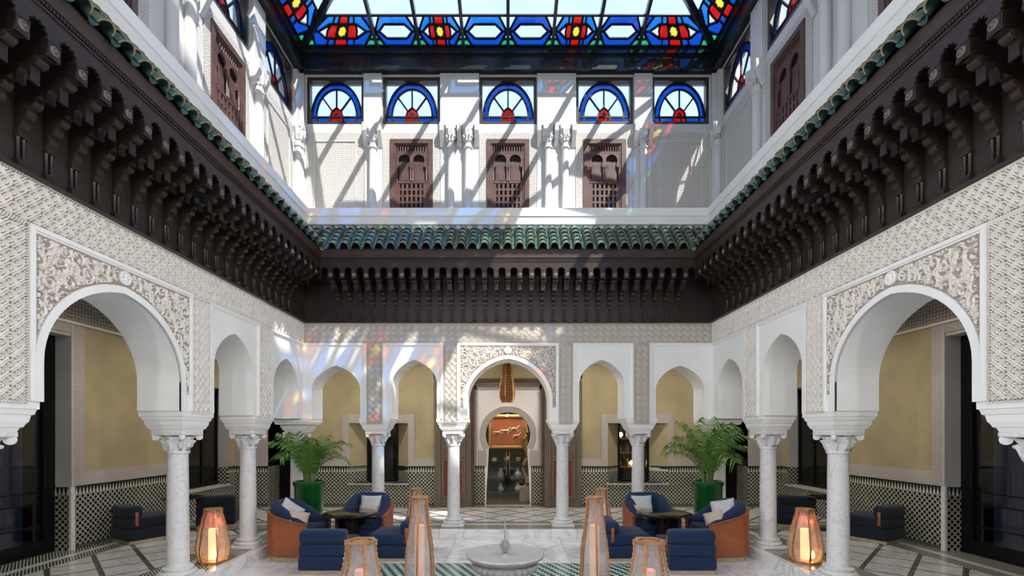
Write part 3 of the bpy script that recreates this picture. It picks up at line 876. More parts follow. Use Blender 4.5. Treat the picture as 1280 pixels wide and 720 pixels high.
def pan_tile(pitch):
    mb = MB(); N = 6; r = pitch / 2 - .058
    def ring(t, dn): return [slope_pt(pitch / 2 + r * math.cos(PI + PI * i / N), t, .022 + .85 * r * math.sin(PI + PI * i / N) - dn) for i in range(N + 1)]
    mb.loft([ring(-.02, .012), ring(-.02, 0), ring(.30, 0), ring(SL, 0)], closed=False, caps=False)
    return mb.mesh('pan_tile', [M['tile0']], 60)
COVER = [cover_tile(i) for i in range(4)]
def eave(side, us, pitch, label, inside):
    loc, rot = SIDES[side]
    root = thing('tiled_eave', label, 'roof', loc, rot, 'green tiled eaves')
    rng = random.Random(5); PT = pan_tile(pitch); ex = .128
    e0, e1 = ENDS[side]
    extrude_profile([(W0 + .03, TZ0 - .02), (W0 + .03, TZ0 - .005), (W1, TZ1 - .02), (W1, TZ1 - .05)], e0, e1, M['wood_panel'], 'tile_board', root)
    for u in us:
        for k in range(5):
            t = k * ex
            w = W0 + sw * (t + .05)
            if inside(u, w):
                v = u; off = slope_pt(0, t, 0); off0 = slope_pt(0, 0, 0)
                place(rng.choice(COVER), 'cover_tile', root, (u + rng.uniform(-.003, .003), off[1] - off0[1], off[2] - off0[2]))
        if inside(u + pitch / 2, W0 + .02): place(PT, 'pan_tile', root, (u, 0, 0))
    return root
pb = 5.86 / 32
eave('back', [-3.3 + pb * i for i in range(-1, 38)], pb, 'green glazed tile eave across the far wall', lambda u, w: abs(u) < XF + w + .03)
eave('left', [7.86 - .186 * i for i in range(51)], .186, 'green glazed tile eave along the left wall', lambda u, w: u < DF + w + .03)
eave('right', [-7.86 + .186 * i for i in range(51)], .186, 'green glazed tile eave along the right wall', lambda u, w: -u < DF + w + .03)
for s, sd in ((-1, 'left'), (1, 'right')):               # hip tile along each inner corner, in the valley
    mb = MB()
    pts = [(s * (XF + W0 + sw * t), DF + W0 + sw * t, TZ0 + sz * t + .0) for t in (-.02, .2, .4, SL)]
    mb.tube(pts, .035, 8)
    tag(mb.build('trim_%d' % (5 if s < 0 else 6), M['tile_edge']), 'clay valley line where the tiled eaves meet, %s corner' % sd, kind='structure')

# moulded ledge above the tiles
for side in ('back', 'left', 'right'):
    loc, rot = SIDES[side]; e0, e1 = ENDS[side]
    t = struct('trim_%d' % {'back': 2, 'left': 3, 'right': 4}[side], loc, rot, 'white moulded ledge above the green tiles, %s wall' % {'back': 'far'}.get(side, side))
    extrude_profile([(.02, Z(3.30)), (-.03, Z(3.30)), (-.03, Z(3.43)), (-.085, Z(3.435)), (-.092, Z(3.47)), (-.105, Z(3.55)), (-.12, Z(3.562)), (-.12, Z(3.69)), (.35, Z(3.69)), (.35, Z(3.30))], e0, e1, M['plaster'], 'ledge', t)
# ------------------------------------------------------------------ upper storey
XU, DU = 3.60, 8.08
UP = {'back': ((0, DU, 0), 0.0), 'left': ((-XU, 0, 0), PI / 2), 'right': ((XU, 0, 0), -PI / 2)}
WHW, WZ0, WZ1 = .49, Z(5.27), Z(6.075)
def shutter_meshes():
    hw, z0, z1 = .365, Z(3.70), Z(5.00)
    D = {}
    f = MB(); t = .075
    for (a, b, c, d) in ((-hw, -hw + t, z0, z1), (hw - t, hw, z0, z1), (-hw + t, hw - t, z1 - t, z1), (-hw + t, hw - t, z0, z0 + t)):
        f.box(a, b, -.03, .05, c, d)
    t2 = .105
    for (a, b, c, d) in ((-hw + t, -hw + t2, z0 + t, z1 - t), (hw - t2, hw - t, z0 + t, z1 - t), (-hw + t2, hw - t2, z1 - t2, z1 - t), (-hw + t2, hw - t2, z0 + t, z0 + t2)):
        f.box(a, b, -.012, .05, c, d)
    D['frame'] = f.mesh('frame', M['wood_red'])
    D['backing'] = MB().box(-hw + .02, hw - .02, .045, .06, z0 + .02, z1 - .02).mesh('backing', M['wood_deep'])
    sp = MB(); zt = z1 - t2
    sp.box(-hw + t2, hw - t2, -.01, .04, zt - .125, zt - .10)
    for i in range(12):
        u = -hw + t2 + (i + .5) * (2 * (hw - t2)) / 12
        sp.lathe([(.010, zt - .10), (.016, zt - .075), (.008, zt - .05), (.016, zt - .025), (.010, zt)], 7, (u, .01, 0))
    D['spindle_row'] = sp.mesh('spindle_row', M['wood_red'], 50)
    ab = MB(); za, zb = zt - .125, zt - .36                  # board pierced by two horseshoe arches
    W = hw - t2
    for c in (-.125, .125):
        n = 18; r = .098; cz = zt - .245
        p = [(c - .13, zb), (c - r * .82, zb)] + [(c - r * math.cos(PI * (i / n * 1.36 - .18)), cz + r * math.sin(PI * (i / n * 1.36 - .18))) for i in range(n + 1)] + [(c + r * .82, zb), (c + .13, zb), (c + .13, za), (c - .13, za)]
        ab.prism(p, lambda a, b, o: (a, o, b), -.008, .022)
    D['arch_board'] = ab.mesh('arch_board', M['wood_red'])
    dl = MB()
    for c in (-.125, .125):
        dl.box(c - .09, c + .09, .022, .034, zb - .24, zt - .265)
        dl.box(c - .06, c + .06, .016, .024, zb - .22, zt - .29)
    D['door_leaf'] = dl.mesh('door_leaf', M['wood_red'])
    cl = MB()
    for c in (-.25, -.017, .017, .25):
        cl.lathe([(.018, zb - .24), (.018, zb - .21), (.011, zb - .20), (.013, zb - .06), (.011, zb - .05), (.022, zb - .01), (.022, zb)], 8, (c, 0, 0))
    D['colonette'] = cl.mesh('colonette', M['wood_red'], 50)
    lt = MB(); zl1, zl0 = zb - .27, z0 + t2 + .02
    lt.box(-W, W, -.006, .03, zb - .275, zb - .24)
    for i in range(7):
        u = -W + .03 + i * (2 * W - .06) / 6; wd = .03 if i in (0, 6) else .018
        lt.box(u - wd, u + wd, .0, .03, zl0 - .02, zl1)
    for j in range(5):
        z = zl0 + j * (zl1 - zl0) / 4
        lt.box(-W, W, .003, .027, z - .016, z + .016)
    D['lattice'] = lt.mesh('lattice', M['wood_red'])
    return D
SH = shutter_meshes()
def shutter(side, u, label):
    loc, rot = UP[side]
    q = Matrix.Rotation(rot, 3, 'Z') @ Vector((u, 0, 0)) + Vector(loc)
    t = thing('carved_shutter', label, 'shutter', q, rot, 'carved cedar shutters of the upper storey')
    for k, me in SH.items(): place(me, k, t)

def window_meshes():
    hw, z0, z1 = WHW, WZ0, WZ1
    D = {}
    f = MB(); t = .05
    for (a, b, c, d) in ((-hw, -hw + t, z0, z1), (hw - t, hw, z0, z1), (-hw + t, hw - t, z1 - t * 1.2, z1), (-hw + t, hw - t, z0, z0 + t)):
        f.box(a, b, .0, .10, c, d)
    D['window_frame'] = [(f.mesh('window_frame', M['bronze']),)]
    A, B, y0, y1 = hw - t, .16, .045, .055
    zb, zt = z0 + t, z1 - t * 1.2
    cz = zb + .10; Ro, Ri, Rc = A - .015, A - .095, .11
    fn = lambda a, b, o: (a, o, b)
    came = MB()
    def bar(p, q, w=.026):
        dx, dz = q[0] - p[0], q[1] - p[1]; L = math.hypot(dx, dz)
        if L < 1e-5: return
        nx, nz = -dz / L * w / 2, dx / L * w / 2
        came.prism([(p[0] + nx, p[1] + nz), (q[0] + nx, q[1] + nz), (q[0] - nx, q[1] - nz), (p[0] - nx, p[1] - nz)], fn, y0 - .008, y1 + .008)
    sx = 1.0; sy = (zt - .01 - cz) / Ro
    pt = lambda r, th: (r * math.cos(th), cz + r * math.sin(th) * sy)
    ang = [0, 45, 90, 135, 180]
    blue, clear, red = [], [], []
    for a, b in zip(ang, ang[1:]):
        k = 6; A_ = [R(a + (b - a) * i / k) for i in range(k + 1)]
        blue.append([pt(Ro, x) for x in A_] + [pt(Ri, x) for x in reversed(A_)])
        clear.append([pt(Ri, x) for x in A_] + [pt(Rc, x) for x in reversed(A_)])
        for x, y in zip(A_, A_[1:]): bar(pt(Ro, x), pt(Ro, y), .034); bar(pt(Ri, x), pt(Ri, y)); 
        bar(pt(Rc * .9, R(b)), pt(Ri, R(b)))
    for x0, x1 in ((-A, -.34), (-.34, -.11), (.11, .34), (.34, A)): blue.append([(x0, zb), (x1, zb), (x1, cz), (x0, cz)]); bar((x0, zb), (x0, cz)); 
    bar((-A, cz), (A, cz))
    L_ = [(-.11, zb), (.11, zb), (.11, cz), (.085, cz + .09), (0, cz + .165), (-.085, cz + .09), (-.11, cz)]
    red.append(L_)
    for p, q in zip(L_, L_[1:] + L_[:1]): bar(p, q, .022)
    I_ = [(-.03, zb), (.03, zb), (.03, zb + .13), (0, zb + .17), (-.03, zb + .13)]
    for p, q in zip(I_, I_[1:]): bar(p, q, .014)
    for s in (1, -1):                                    # clear corners outside the arch
        k = 10; arc = [pt(Ro, R(90 * i / k)) for i in range(k + 1)]
        for p, q in zip(arc, arc[1:]):
            pass
        poly = [(s * p[0], p[1]) for p in arc] + [(0, zt), (s * A, zt), (s * A, cz)]
        clear.append(poly)
    def grp(L, m, nm): D[nm] = [(MB().prism(p, fn, y0, y1).mesh(nm, M[m]),) for p in L]
    grp(blue, 'blue', 'blue_pane'); grp(clear, 'clear', 'clear_pane'); grp(red, 'red', 'red_pane')
    D['came'] = [(came.mesh('came', M['came']),)]
    return D
WM = window_meshes()
WN = [0]
def window(side, u, label):
    loc, rot = UP[side]; WN[0] += 1
    q = Matrix.Rotation(rot, 3, 'Z') @ Vector((u, 0, 0)) + Vector(loc)
    t = struct('window_%d' % WN[0], q, rot, label)
    for k, L in WM.items():
        for (me,) in L: place(me, k, t)

def colonette_mesh():
    mb = MB()
    mb.rbox(-.085, .085, -.12, .01, Z(5.11), Z(5.21), .008, 1)
    mb.lathe([(.062, Z(4.84)), (.060, Z(4.90)), (.075, Z(4.98)), (.090, Z(5.06)), (.095, Z(5.11))], 16, (0, -.045, 0), rf=lambda a, z: 1 + .10 * math.cos(6 * a) * (z - Z(4.84)) / .27)
    for k in range(6):
        a = PI + k * PI / 5; ca, sa = math.cos(a), math.sin(a)
        mb.tube([(.062 * ca, -.045 + .062 * sa, Z(4.92)), (.085 * ca, -.045 + .085 * sa, Z(5.0)), (.105 * ca, -.045 + .105 * sa, Z(5.01))], [.02, .02, .008], 5)
    mb.lathe([(.062, Z(3.69)), (.082, Z(3.71)), (.082, Z(3.74)), (.062, Z(3.77)), (.062, Z(4.80)), (.078, Z(4.81)), (.078, Z(4.835)), (.062, Z(4.845))], 16, (0, -.045, 0))
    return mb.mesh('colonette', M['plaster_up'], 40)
CN = colonette_mesh()
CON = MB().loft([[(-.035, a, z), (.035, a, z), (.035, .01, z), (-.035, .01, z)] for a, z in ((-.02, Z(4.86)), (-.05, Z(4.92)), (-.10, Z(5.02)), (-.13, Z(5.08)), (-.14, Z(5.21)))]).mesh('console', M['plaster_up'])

def upper(side, wins, u0, u1, panels_plain, shut, dbl, sgl, label):
    loc, rot = UP[side]
    r = struct('wall_upper_' + side, loc, rot, label)
    mb = MB(); th = .22
    SZ0, SZ1, SHW = Z(3.71), Z(4.985), .355
    holes = sorted(shut or [])
    mb.box(u0, u1, 0, th, Z(3.5), SZ0); mb.box(u0, u1, 0, th, SZ1, WZ0); mb.box(u0, u1, 0, th, WZ1, Z(6.5))
    cur = u0
    for h in holes: mb.box(cur, h - SHW, 0, th, SZ0, SZ1); mb.box(h - SHW, h + SHW, .10, th, SZ0, SZ1); cur = h + SHW
    mb.box(cur, u1, 0, th, SZ0, SZ1)
    cur = u0
    for w in sorted(wins): mb.box(cur, w - WHW, 0, th, WZ0, WZ1); cur = w + WHW
    mb.box(cur, u1, 0, th, WZ0, WZ1)
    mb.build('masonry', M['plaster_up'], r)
    for u, wd in dbl + sgl:
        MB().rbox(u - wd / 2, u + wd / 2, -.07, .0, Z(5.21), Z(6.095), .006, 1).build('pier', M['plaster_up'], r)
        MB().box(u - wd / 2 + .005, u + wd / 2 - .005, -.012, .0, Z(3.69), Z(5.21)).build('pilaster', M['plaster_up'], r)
    for u, wd in dbl:
        for o in (-.145, .145): place(CN, 'colonette', r, (u + o, -.01, 0))
        for o in (-wd / 2 + .035, 0, wd / 2 - .035): place(CON, 'console', r, (u + o, -.01, 0))
    for u, wd in sgl:
        place(CN, 'colonette', r, (u, -.01, 0))
        for o in (-wd / 2 + .035, wd / 2 - .035): place(CON, 'console', r, (u + o, -.01, 0))
    for (a, b, plain) in panels_plain:
        hh = [h for h in holes if a < h < b]
        pm = MB()
        if hh: pm.box(a, hh[0] - SHW, -.012, 0, Z(3.70), Z(5.12)); pm.box(hh[0] + SHW, b, -.012, 0, Z(3.70), Z(5.12)); pm.box(hh[0] - SHW, hh[0] + SHW, -.012, 0, SZ1, Z(5.12))
        else: pm.box(a, b, -.012, .0, Z(3.70), Z(5.12))
        pm.build('carved_panel', M['stucco_fine'], r)
        if plain:
            f = MB(); A, B, c, d = a + .13, b - .13, Z(3.70), Z(4.98)
            f.box(A, A + .02, -.024, -.01, c, d); f.box(B - .02, B, -.024, -.01, c, d); f.box(A + .02, B - .02, -.024, -.01, d - .02, d)
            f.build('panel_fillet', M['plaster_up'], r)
    for w in wins:
        if (side == 'back') or abs(w) > 4: pass
    return r
C5 = 2.95
upper('back', [-C5, -1.65, 0, 1.65, C5], -4.0, 4.0,
      [(-C5 - WHW, -C5 + WHW, 1), (-1.65 - WHW, -1.65 + WHW, 0), (-WHW, WHW, 0), (1.65 - WHW, 1.65 + WHW, 0), (C5 - WHW, C5 + WHW, 1)], [-1.65, 0, 1.65],
      [(-.825, .66), (.825, .66)], [(-2.30, .31), (2.30, .31), (-3.53, .13), (3.53, .13)], 'white upper wall of the far side with coloured windows')
SW = [4.19, 6.06, 7.39]
SWALL = SW + [2 * MIDD - 6.06, 2 * MIDD - 7.39]
for s, side in ((1, 'left'), (-1, 'right')):
    U = lambda a: a * s
    pan = [(c - WHW, c + WHW, pl) for c, pl in ((4.19, 0), (6.06, 0), (7.39, 1), (2.32, 0))]
    pan = [(min(U(a), U(b)), max(U(a), U(b)), p) for a, b, p in pan]
    a0, a1 = sorted((U(-2.5), U(DU)))
    upper(side, [U(w) for w in SWALL], a0, a1, pan, [U(4.19), U(6.06)], [(U(5.125), .84), (U(3.255), .84)], [(U(6.725), .31), (U(7.975), .13)], 'white upper wall along the %s with coloured windows' % side)
ordn = ['first', 'second', 'third', 'fourth', 'fifth']
for i, u in enumerate((-C5, -1.65, 0, 1.65, C5)):
    window('back', u, 'blue arched stained window high on the far wall, %s from the left' % ordn[i])
for u, nm in zip((-1.65, 0, 1.65), ('left', 'middle', 'right')):
    shutter('back', u, 'carved red cedar shutter on the sunlit far upper wall, %s one' % nm)
for s, side in ((1, 'left'), (-1, 'right')):
    for w, nm in zip(SW, ('nearest the camera, cut by the top', 'between the piers', 'in the far corner')):
        window(side, w * s, 'blue stained window on the %s upper wall, %s' % (side, nm))
    for w in SWALL[3:]:
        WN[0] += 1
        loc, rot = UP[side]; q = Matrix.Rotation(rot, 3, 'Z') @ Vector((w * s, 0, 0)) + Vector(loc)
        t = struct('window_%d' % WN[0], q, rot, 'arched window of the near part of the %s upper wall' % side)
        place(WM['window_frame'][0][0], 'window_frame', t)
        MB().box(-WHW + .04, WHW - .04, .045, .055, WZ0 + .04, WZ1 - .04).build('clear_pane', M['clear'], t)
    shutter(side, 6.06 * s, 'dark carved shutter on the %s upper wall, the wholly visible one' % side)
    shutter(side, 4.19 * s, 'dark carved shutter on the %s upper wall, cut off at the picture top' % side)
nw = struct('wall_upper_front', label='white upper wall above the near arcade')
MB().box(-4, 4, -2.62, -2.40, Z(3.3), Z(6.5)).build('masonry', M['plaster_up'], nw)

# ------------------------------------------------------------------ steel ring beam and stained skylight
EX, EY0, EY1, EZ, SLP = 3.50, -2.30, 7.985, Z(6.48), .23
sky = thing('stained_skylight', 'hipped stained glass skylight in a dark steel frame over the court', 'skylight', (0, (EY0 + EY1) / 2, Z(6.1)))
SKM = (EY0 + EY1) / 2
sky_off = Vector((0, (EY0 + EY1) / 2, Z(6.1)))
def sk(p): return tuple(Vector(p) - sky_off)
def ring_beam():
    for (a, b, c, d, nm) in ((-EX - .09, EX + .09, EY1, EY1 + .085, 'far'), (-EX - .09, EX + .09, EY0 - .085, EY0, 'near'), (-EX - .09, -EX, EY0, EY1, 'l'), (EX, EX + .09, EY0, EY1, 'r')):
        mb = MB(); mb.box(a, b, c, d, Z(6.11), Z(6.46))
        # flanges top and bottom
        g = .05
        if nm == 'far': mb.box(a, b, c - g, c, Z(6.10), Z(6.13)); mb.box(a, b, c - g * .8, c, Z(6.38), Z(6.47))
        if nm == 'l': mb.box(b, b + g, c, d, Z(6.10), Z(6.13)); mb.box(b, b + g * .8, c, d, Z(6.38), Z(6.47))
        if nm == 'r': mb.box(a - g, a, c, d, Z(6.10), Z(6.13)); mb.box(a - g * .8, a, c, d, Z(6.38), Z(6.47))
        mb.v = [sk(p) for p in mb.v]
        mb.build('ring_beam', M['steel'], sky)
    for x in (-2.75, 2.35):                              # bolted splice plates on the far beam
        mb = MB(); mb.box(x, x + .42, EY1 - .012, EY1, Z(6.15), Z(6.34))
        for i in range(5):
            for j in range(2): mb.lathe([(.014, -.02), (.014, 0), (.004, .004)], 6, (0, 0, 0)) if False else mb.box(x + .05 + i * .075, x + .072 + i * .075, EY1 - .024, EY1 - .01, Z(6.20) + j * .08, Z(6.222) + j * .08)
        mb.v = [sk(p) for p in mb.v]; mb.build('splice_plate', M['steel'], sky)
ring_beam()
HALFL = (EY1 - EY0) / 2
def slope_fn(side):
    # (u along the eave, t run inwards, n out of the glass) -> world
    c = 1 / math.hypot(1, SLP)
    if side == 'back': return lambda u, t, n: sk((u, EY1 - t + n * SLP * c, EZ + SLP * t + n * c))
    if side == 'front': return lambda u, t, n: sk((-u, EY0 + t, EZ + SLP * t + n * c))
    if side == 'left': return lambda u, t, n: sk((-EX + t, SKM + u, EZ + SLP * t + n * c))
    if side == 'right': return lambda u, t, n: sk((EX - t, SKM + u, EZ + SLP * t + n * c))
B0, B1 = .03, .52
def skylight_slope(side, half, bars, detail, label):
    fn = slope_fn(side)
    root = bpy.data.objects.new('roof_slope', None); COL.objects.link(root); root.parent = sky
    root['label'] = label
    tmax = EX
    hip = lambda t: half - t                            # half width at run t
    bw = .026
    mb = MB()
    for x in bars:
        te = min(tmax, half - abs(x))
        mb.prism([(x - bw, 0), (x + bw, 0), (x + bw, te), (x - bw, te)], fn, -.07, .03)
    mb.prism([(-half, -.03), (half, -.03), (half - .04, .02), (-half + .04, .02)], fn, -.05, .03)
    mb.build('glazing_bar', M['steel'], root)
    came = MB(); panes = []; crown = []
    def line(p, q, w=.030):
        dx, dz = q[0] - p[0], q[1] - p[1]; L = math.hypot(dx, dz)
        if L < 1e-5: return
        nx, nz = -dz / L * w / 2, dx / L * w / 2
        came.prism([(p[0] + nx, p[1] + nz), (q[0] + nx, q[1] + nz), (q[0] - nx, q[1] - nz), (p[0] - nx, p[1] - nz)], fn, -.012, .012)
    def pane(poly, m, nm=None, edge=True, w=.030):
        panes.append((poly, m))
        if edge:
            for p, q in zip(poly, poly[1:] + poly[:1]): line(p, q, w)
    edges = [-half] + list(bars) + [half]
    n = len(edges) - 1
    for i in range(n):
        a, b = edges[i], edges[i + 1]
        def A(t, a=a): return max(a, -hip(t)) if a == -half else a
        def Bf(t, b=b): return min(b, hip(t)) if b == half else b
        def mp(x, y, A=A, Bf=Bf):
            t = B0 + y * (B1 - B0); lo, hi = A(t), Bf(t)
            return (lo + (hi - lo) * (x + 1) / 2, t)
        P = lambda L: [mp(*q) for q in L]
        corner = i in (0, n - 1)
        star = corner or (i in (2, n - 3)) or (n > 9 and i in (4, 6, n - 5))
        def pattern(P, star, corner):
            kx = .72 if corner else 1.0                  # corner panes are wider: keep the hexagon's slant
            e, f_ = .95, .60 if not corner else .66
            ie, jf = .76, .46
            pane(P([(-1, -.06), (1, -.06), (1, .03), (-1, .03)]), 'teal')
            if not star:
                pane(P([(-e, .5), (-f_, .98), (f_, .98), (e, .5), (ie, .5), (jf, .72), (-jf, .72), (-ie, .5)]), 'sky_blue' if i % 2 else 'blue')
                pane(P([(-e, .5), (-ie, .5), (-jf, .28), (jf, .28), (ie, .5), (e, .5), (f_, .05), (-f_, .05)]), 'blue')
                pane(P([(-ie, .5), (-jf, .28), (jf, .28), (ie, .5), (jf, .72), (-jf, .72)]), 'clear')
            else:
                h = .17 if corner else .21
                for sg in (1, -1):
                    Q = lambda L: P([(sg * x, y) for x, y in L])
                    pane(Q([(h, .72), (h, .98), (f_, .98), (e, .5), (ie, .5), (jf, .72)]), 'sky_blue')
                    pane(Q([(h, .28), (h, .05), (f_, .05), (e, .5), (ie, .5), (jf, .28)]), 'blue')
                    pane(Q([(h, .28), (jf * .95, .28), (jf * 1.02, .5), (jf * .95, .72), (h, .72)]), 'red')
                    pane(Q([(jf * .95, .28), (ie, .5), (jf * .95, .72), (jf * 1.02, .5)]), 'clear')
                    line(*Q([(jf * .80, .72), (jf * .80, .98)])); line(*Q([(jf * .80, .28), (jf * .80, .05)]))
                for y0, y1 in ((.72, .98), (.05, .28)): pane(P([(-h, y0), (h, y0), (h, y1), (-h, y1)]), 'red')
                st = []
                for k in range(16):
                    th = 2 * PI * k / 16; rr = 1.0 if k % 2 == 0 else .70
                    st.append((h * 1.12 * rr * math.cos(th), .5 + .25 * rr * math.sin(th)))
                # four corner fillers and the star
                sq = [(h, .5), (h, .72), (0, .72), (-h, .72), (-h, .5), (-h, .28), (0, .28), (h, .28)]
                for k in range(8):
                    pass
                fill = []
                for qx, qy in ((1, 1), (-1, 1), (-1, -1), (1, -1)):
                    arc = [(h * qx, .5)]
                    for k in range(0, 5):
                        th = PI / 8 * k; rr = .98 if k % 2 == 0 else .70
                        arc.append((qx * h * min(1, rr) * math.cos(th), .5 + qy * .22 * rr * math.sin(th)))
                    pane(P([(qx * h, .5 + qy * .22)] + [(qx * h * r_ * math.cos(PI / 8 * k), .5 + qy * .22 * r_ * math.sin(PI / 8 * k)) for k, r_ in ((0, 1), (1, .72), (2, 1), (3, .72), (4, 1))]), 'red', edge=False)
                S8 = [(h * (1 if k % 2 == 0 else .72) * math.cos(PI / 8 * k), .5 + .22 * (1 if k % 2 == 0 else .72) * math.sin(PI / 8 * k)) for k in range(16)]
                pane(P(S8), 'yellow', w=.022)
            for sg in (1, -1):
                Q = lambda L: P([(sg * x, y) for x, y in L])
                pane(Q([(1, .05), (f_, .05), (.80, .26), (1, .26)]), 'green')
                pane(Q([(1, .26), (.80, .26), (e, .5), (1, .5)]), 'clear' if not corner else 'green')
                pane(Q([(1, .5), (e, .5), (f_, .98), (1, .98)]), 'clear' if not corner else 'blue')
        if detail:
            pattern(P, star, corner)
            t0 = B1 - .012
        else:
            t0 = 0
        # upper lights, with a second coloured band near the crown
        lo, hi = a, b
        te = lambda x: half - abs(x)
        T = min(EX, max(te(lo), te(hi)))
        poly = [(A(t0), t0), (Bf(t0), t0)]
        if b == half:
            poly += [(a, min(EX, te(a)))]
        elif a == -half:
            poly += [(b, min(EX, te(b)))]
        else:
            poly += [(b, min(EX, te(b)))]
            if lo < 0 < hi: poly += [(0, min(EX, half))]
            poly += [(a, min(EX, te(a)))]
        if detail and not corner:
            T2 = min(EX, min(te(lo), te(hi)))
            t1, rowh = 1.72, .46
            if T2 > t1 + .2 and (side == 'back' or (side in ('right', 'left') and 3.1 < SKM + (lo + hi) / 2 * 1 < 7)):
                pane([(lo, t0), (hi, t0), (hi, t1), (lo, t1)], 'clear', edge=False)
                tt = t1; rr = 0
                while tt < T2 - .12:
                    th2 = min(tt + rowh, T2); vis = len(panes)
                    pattern(lambda L, tt=tt, th2=th2: [(lo + (hi - lo) * (x + 1) / 2, tt + (th2 - tt) * (y + .06) / 1.04) for x, y in L], (i + rr) % 2 == 0, False)
                    crown.extend(panes[vis:]); del panes[vis:]
                    tt = th2; rr += 1
                rest = [p for p in poly[2:]]
                if max(p[1] for p in rest) > tt + .02: pane([(lo, tt), (hi, tt)] + [p for p in rest if p[1] > tt + .01], 'sky_blue' if i % 2 else 'blue', edge=False)
            else: pane(poly, 'clear', edge=False)
        else: pane(poly, 'clear', edge=False)
    if detail: stuff(came.build('came', M['came'], root))
    names = {'blue': 'blue_pane', 'sky_blue': 'light_blue_pane', 'red': 'red_pane', 'yellow': 'yellow_star_pane', 'green': 'green_pane', 'teal': 'teal_pane', 'clear': 'clear_pane', 'orange_g': 'orange_pane'}
    for poly, m in panes: MB().prism(poly, fn, -.004, .004).build(names[m], M[m], root)
    for key in sorted(set(m for _, m in crown)):           # the crown of the roof, above the frame of the picture
        mb = MB()
        for poly, m in crown:
            if m == key: mb.prism(poly, fn, -.004, .004)
        stuff(mb.build('crown_' + names[key], M[key], root))
BB = [-2.19, -1.48, -.745, 0, .745, 1.48, 2.19]
skylight_slope('back', EX, BB, True, 'far slope of the skylight, red and yellow stars in blue')
HB = [-HALFL + EX + x for x in (-2.19, -1.48)] + [-2.65, -1.9, -1.15, -.385, .385, 1.15, 1.9, 2.65] + [HALFL - EX + x for x in (1.48, 2.19)]
skylight_slope('left', HALFL, HB, True, 'left slope of the skylight')
skylight_slope('right', HALFL, HB, True, 'right slope of the skylight')
skylight_slope('front', EX, BB, False, 'near slope of the skylight, out of view')
hipm = MB()
for s in (-1, 1):
    for (y0, sg) in ((EY1, -1), (EY0, 1)):
        p0 = (s * EX, y0, EZ); p1 = (0, y0 + sg * EX, EZ + SLP * EX)
        hb = MB().tube([sk((p0[0], p0[1], p0[2] - .02)), sk((p1[0], p1[1], p1[2] - .02))], .062, 4)
        hb.build('hip_bar', M['steel'], sky)
MB().tube([sk((0, EY0 + EX, EZ + SLP * EX - .02)), sk((0, EY1 - EX, EZ + SLP * EX - .02))], .06, 4).build('ridge_bar', M['steel'], sky)

# unseen block added to keep the sun off the near half of the roof
sun_block = struct('wall_sun_block', label='unseen sun-blocking mass added behind the near side of the court')
MB().box(-14, 22, -5.0, -2.9, Z(6.6), Z(17.5)).build('masonry', M['sun_block'], sun_block)

# ------------------------------------------------------------------ gallery walls behind the arches
CZ = Z(1.87)
DZ = Z(-.746)
OZ = Z(-.58)
FRZ = Z(1.49)
def wallq(mb, u0, u1, z0, z1, y=0.0, t=.06): mb.box(u0, u1, y, y + t, z0, z1)
def dado(root, u0, u1, z0=None, y=-.014, t=.03, top=None):
    top = top or DZ
    zz = z0 if z0 is not None else GF
    MB().box(u0, u1, y, y + t, zz, top - .115).build('tile_dado', M['zellige'], root)
    MB().box(u0, u1, y - .001, y + t, top - .115, top - .01).build('dado_border', M['merlon'], root)
    MB().box(u0, u1, y - .006, y + t, top - .012, top + .006).build('dado_cap', M['black'], root)
    if z0 is None: MB().box(u0, u1, y - .01, y + t, GF, GF + .05).build('skirting_tile', M['mos_dark'], root)
def quadp(mb, pts, nrm, th=.02):
    n = Vector(nrm) * th
    mb.hexa([pts[0], pts[1], tuple(Vector(pts[1]) + n), tuple(Vector(pts[0]) + n), pts[3], pts[2], tuple(Vector(pts[2]) + n), tuple(Vector(pts[3]) + n)])
gb = struct('wall_gallery_back', (0, GD, 0), 0, 'ochre gallery wall with mosaic dado behind the far arches')
NI = (2.16, 3.45, Z(-1.11), Z(.19)); NW = (2.445, 3.14, .30)
DOORX = (4.33, 5.20)
cx_ = .763
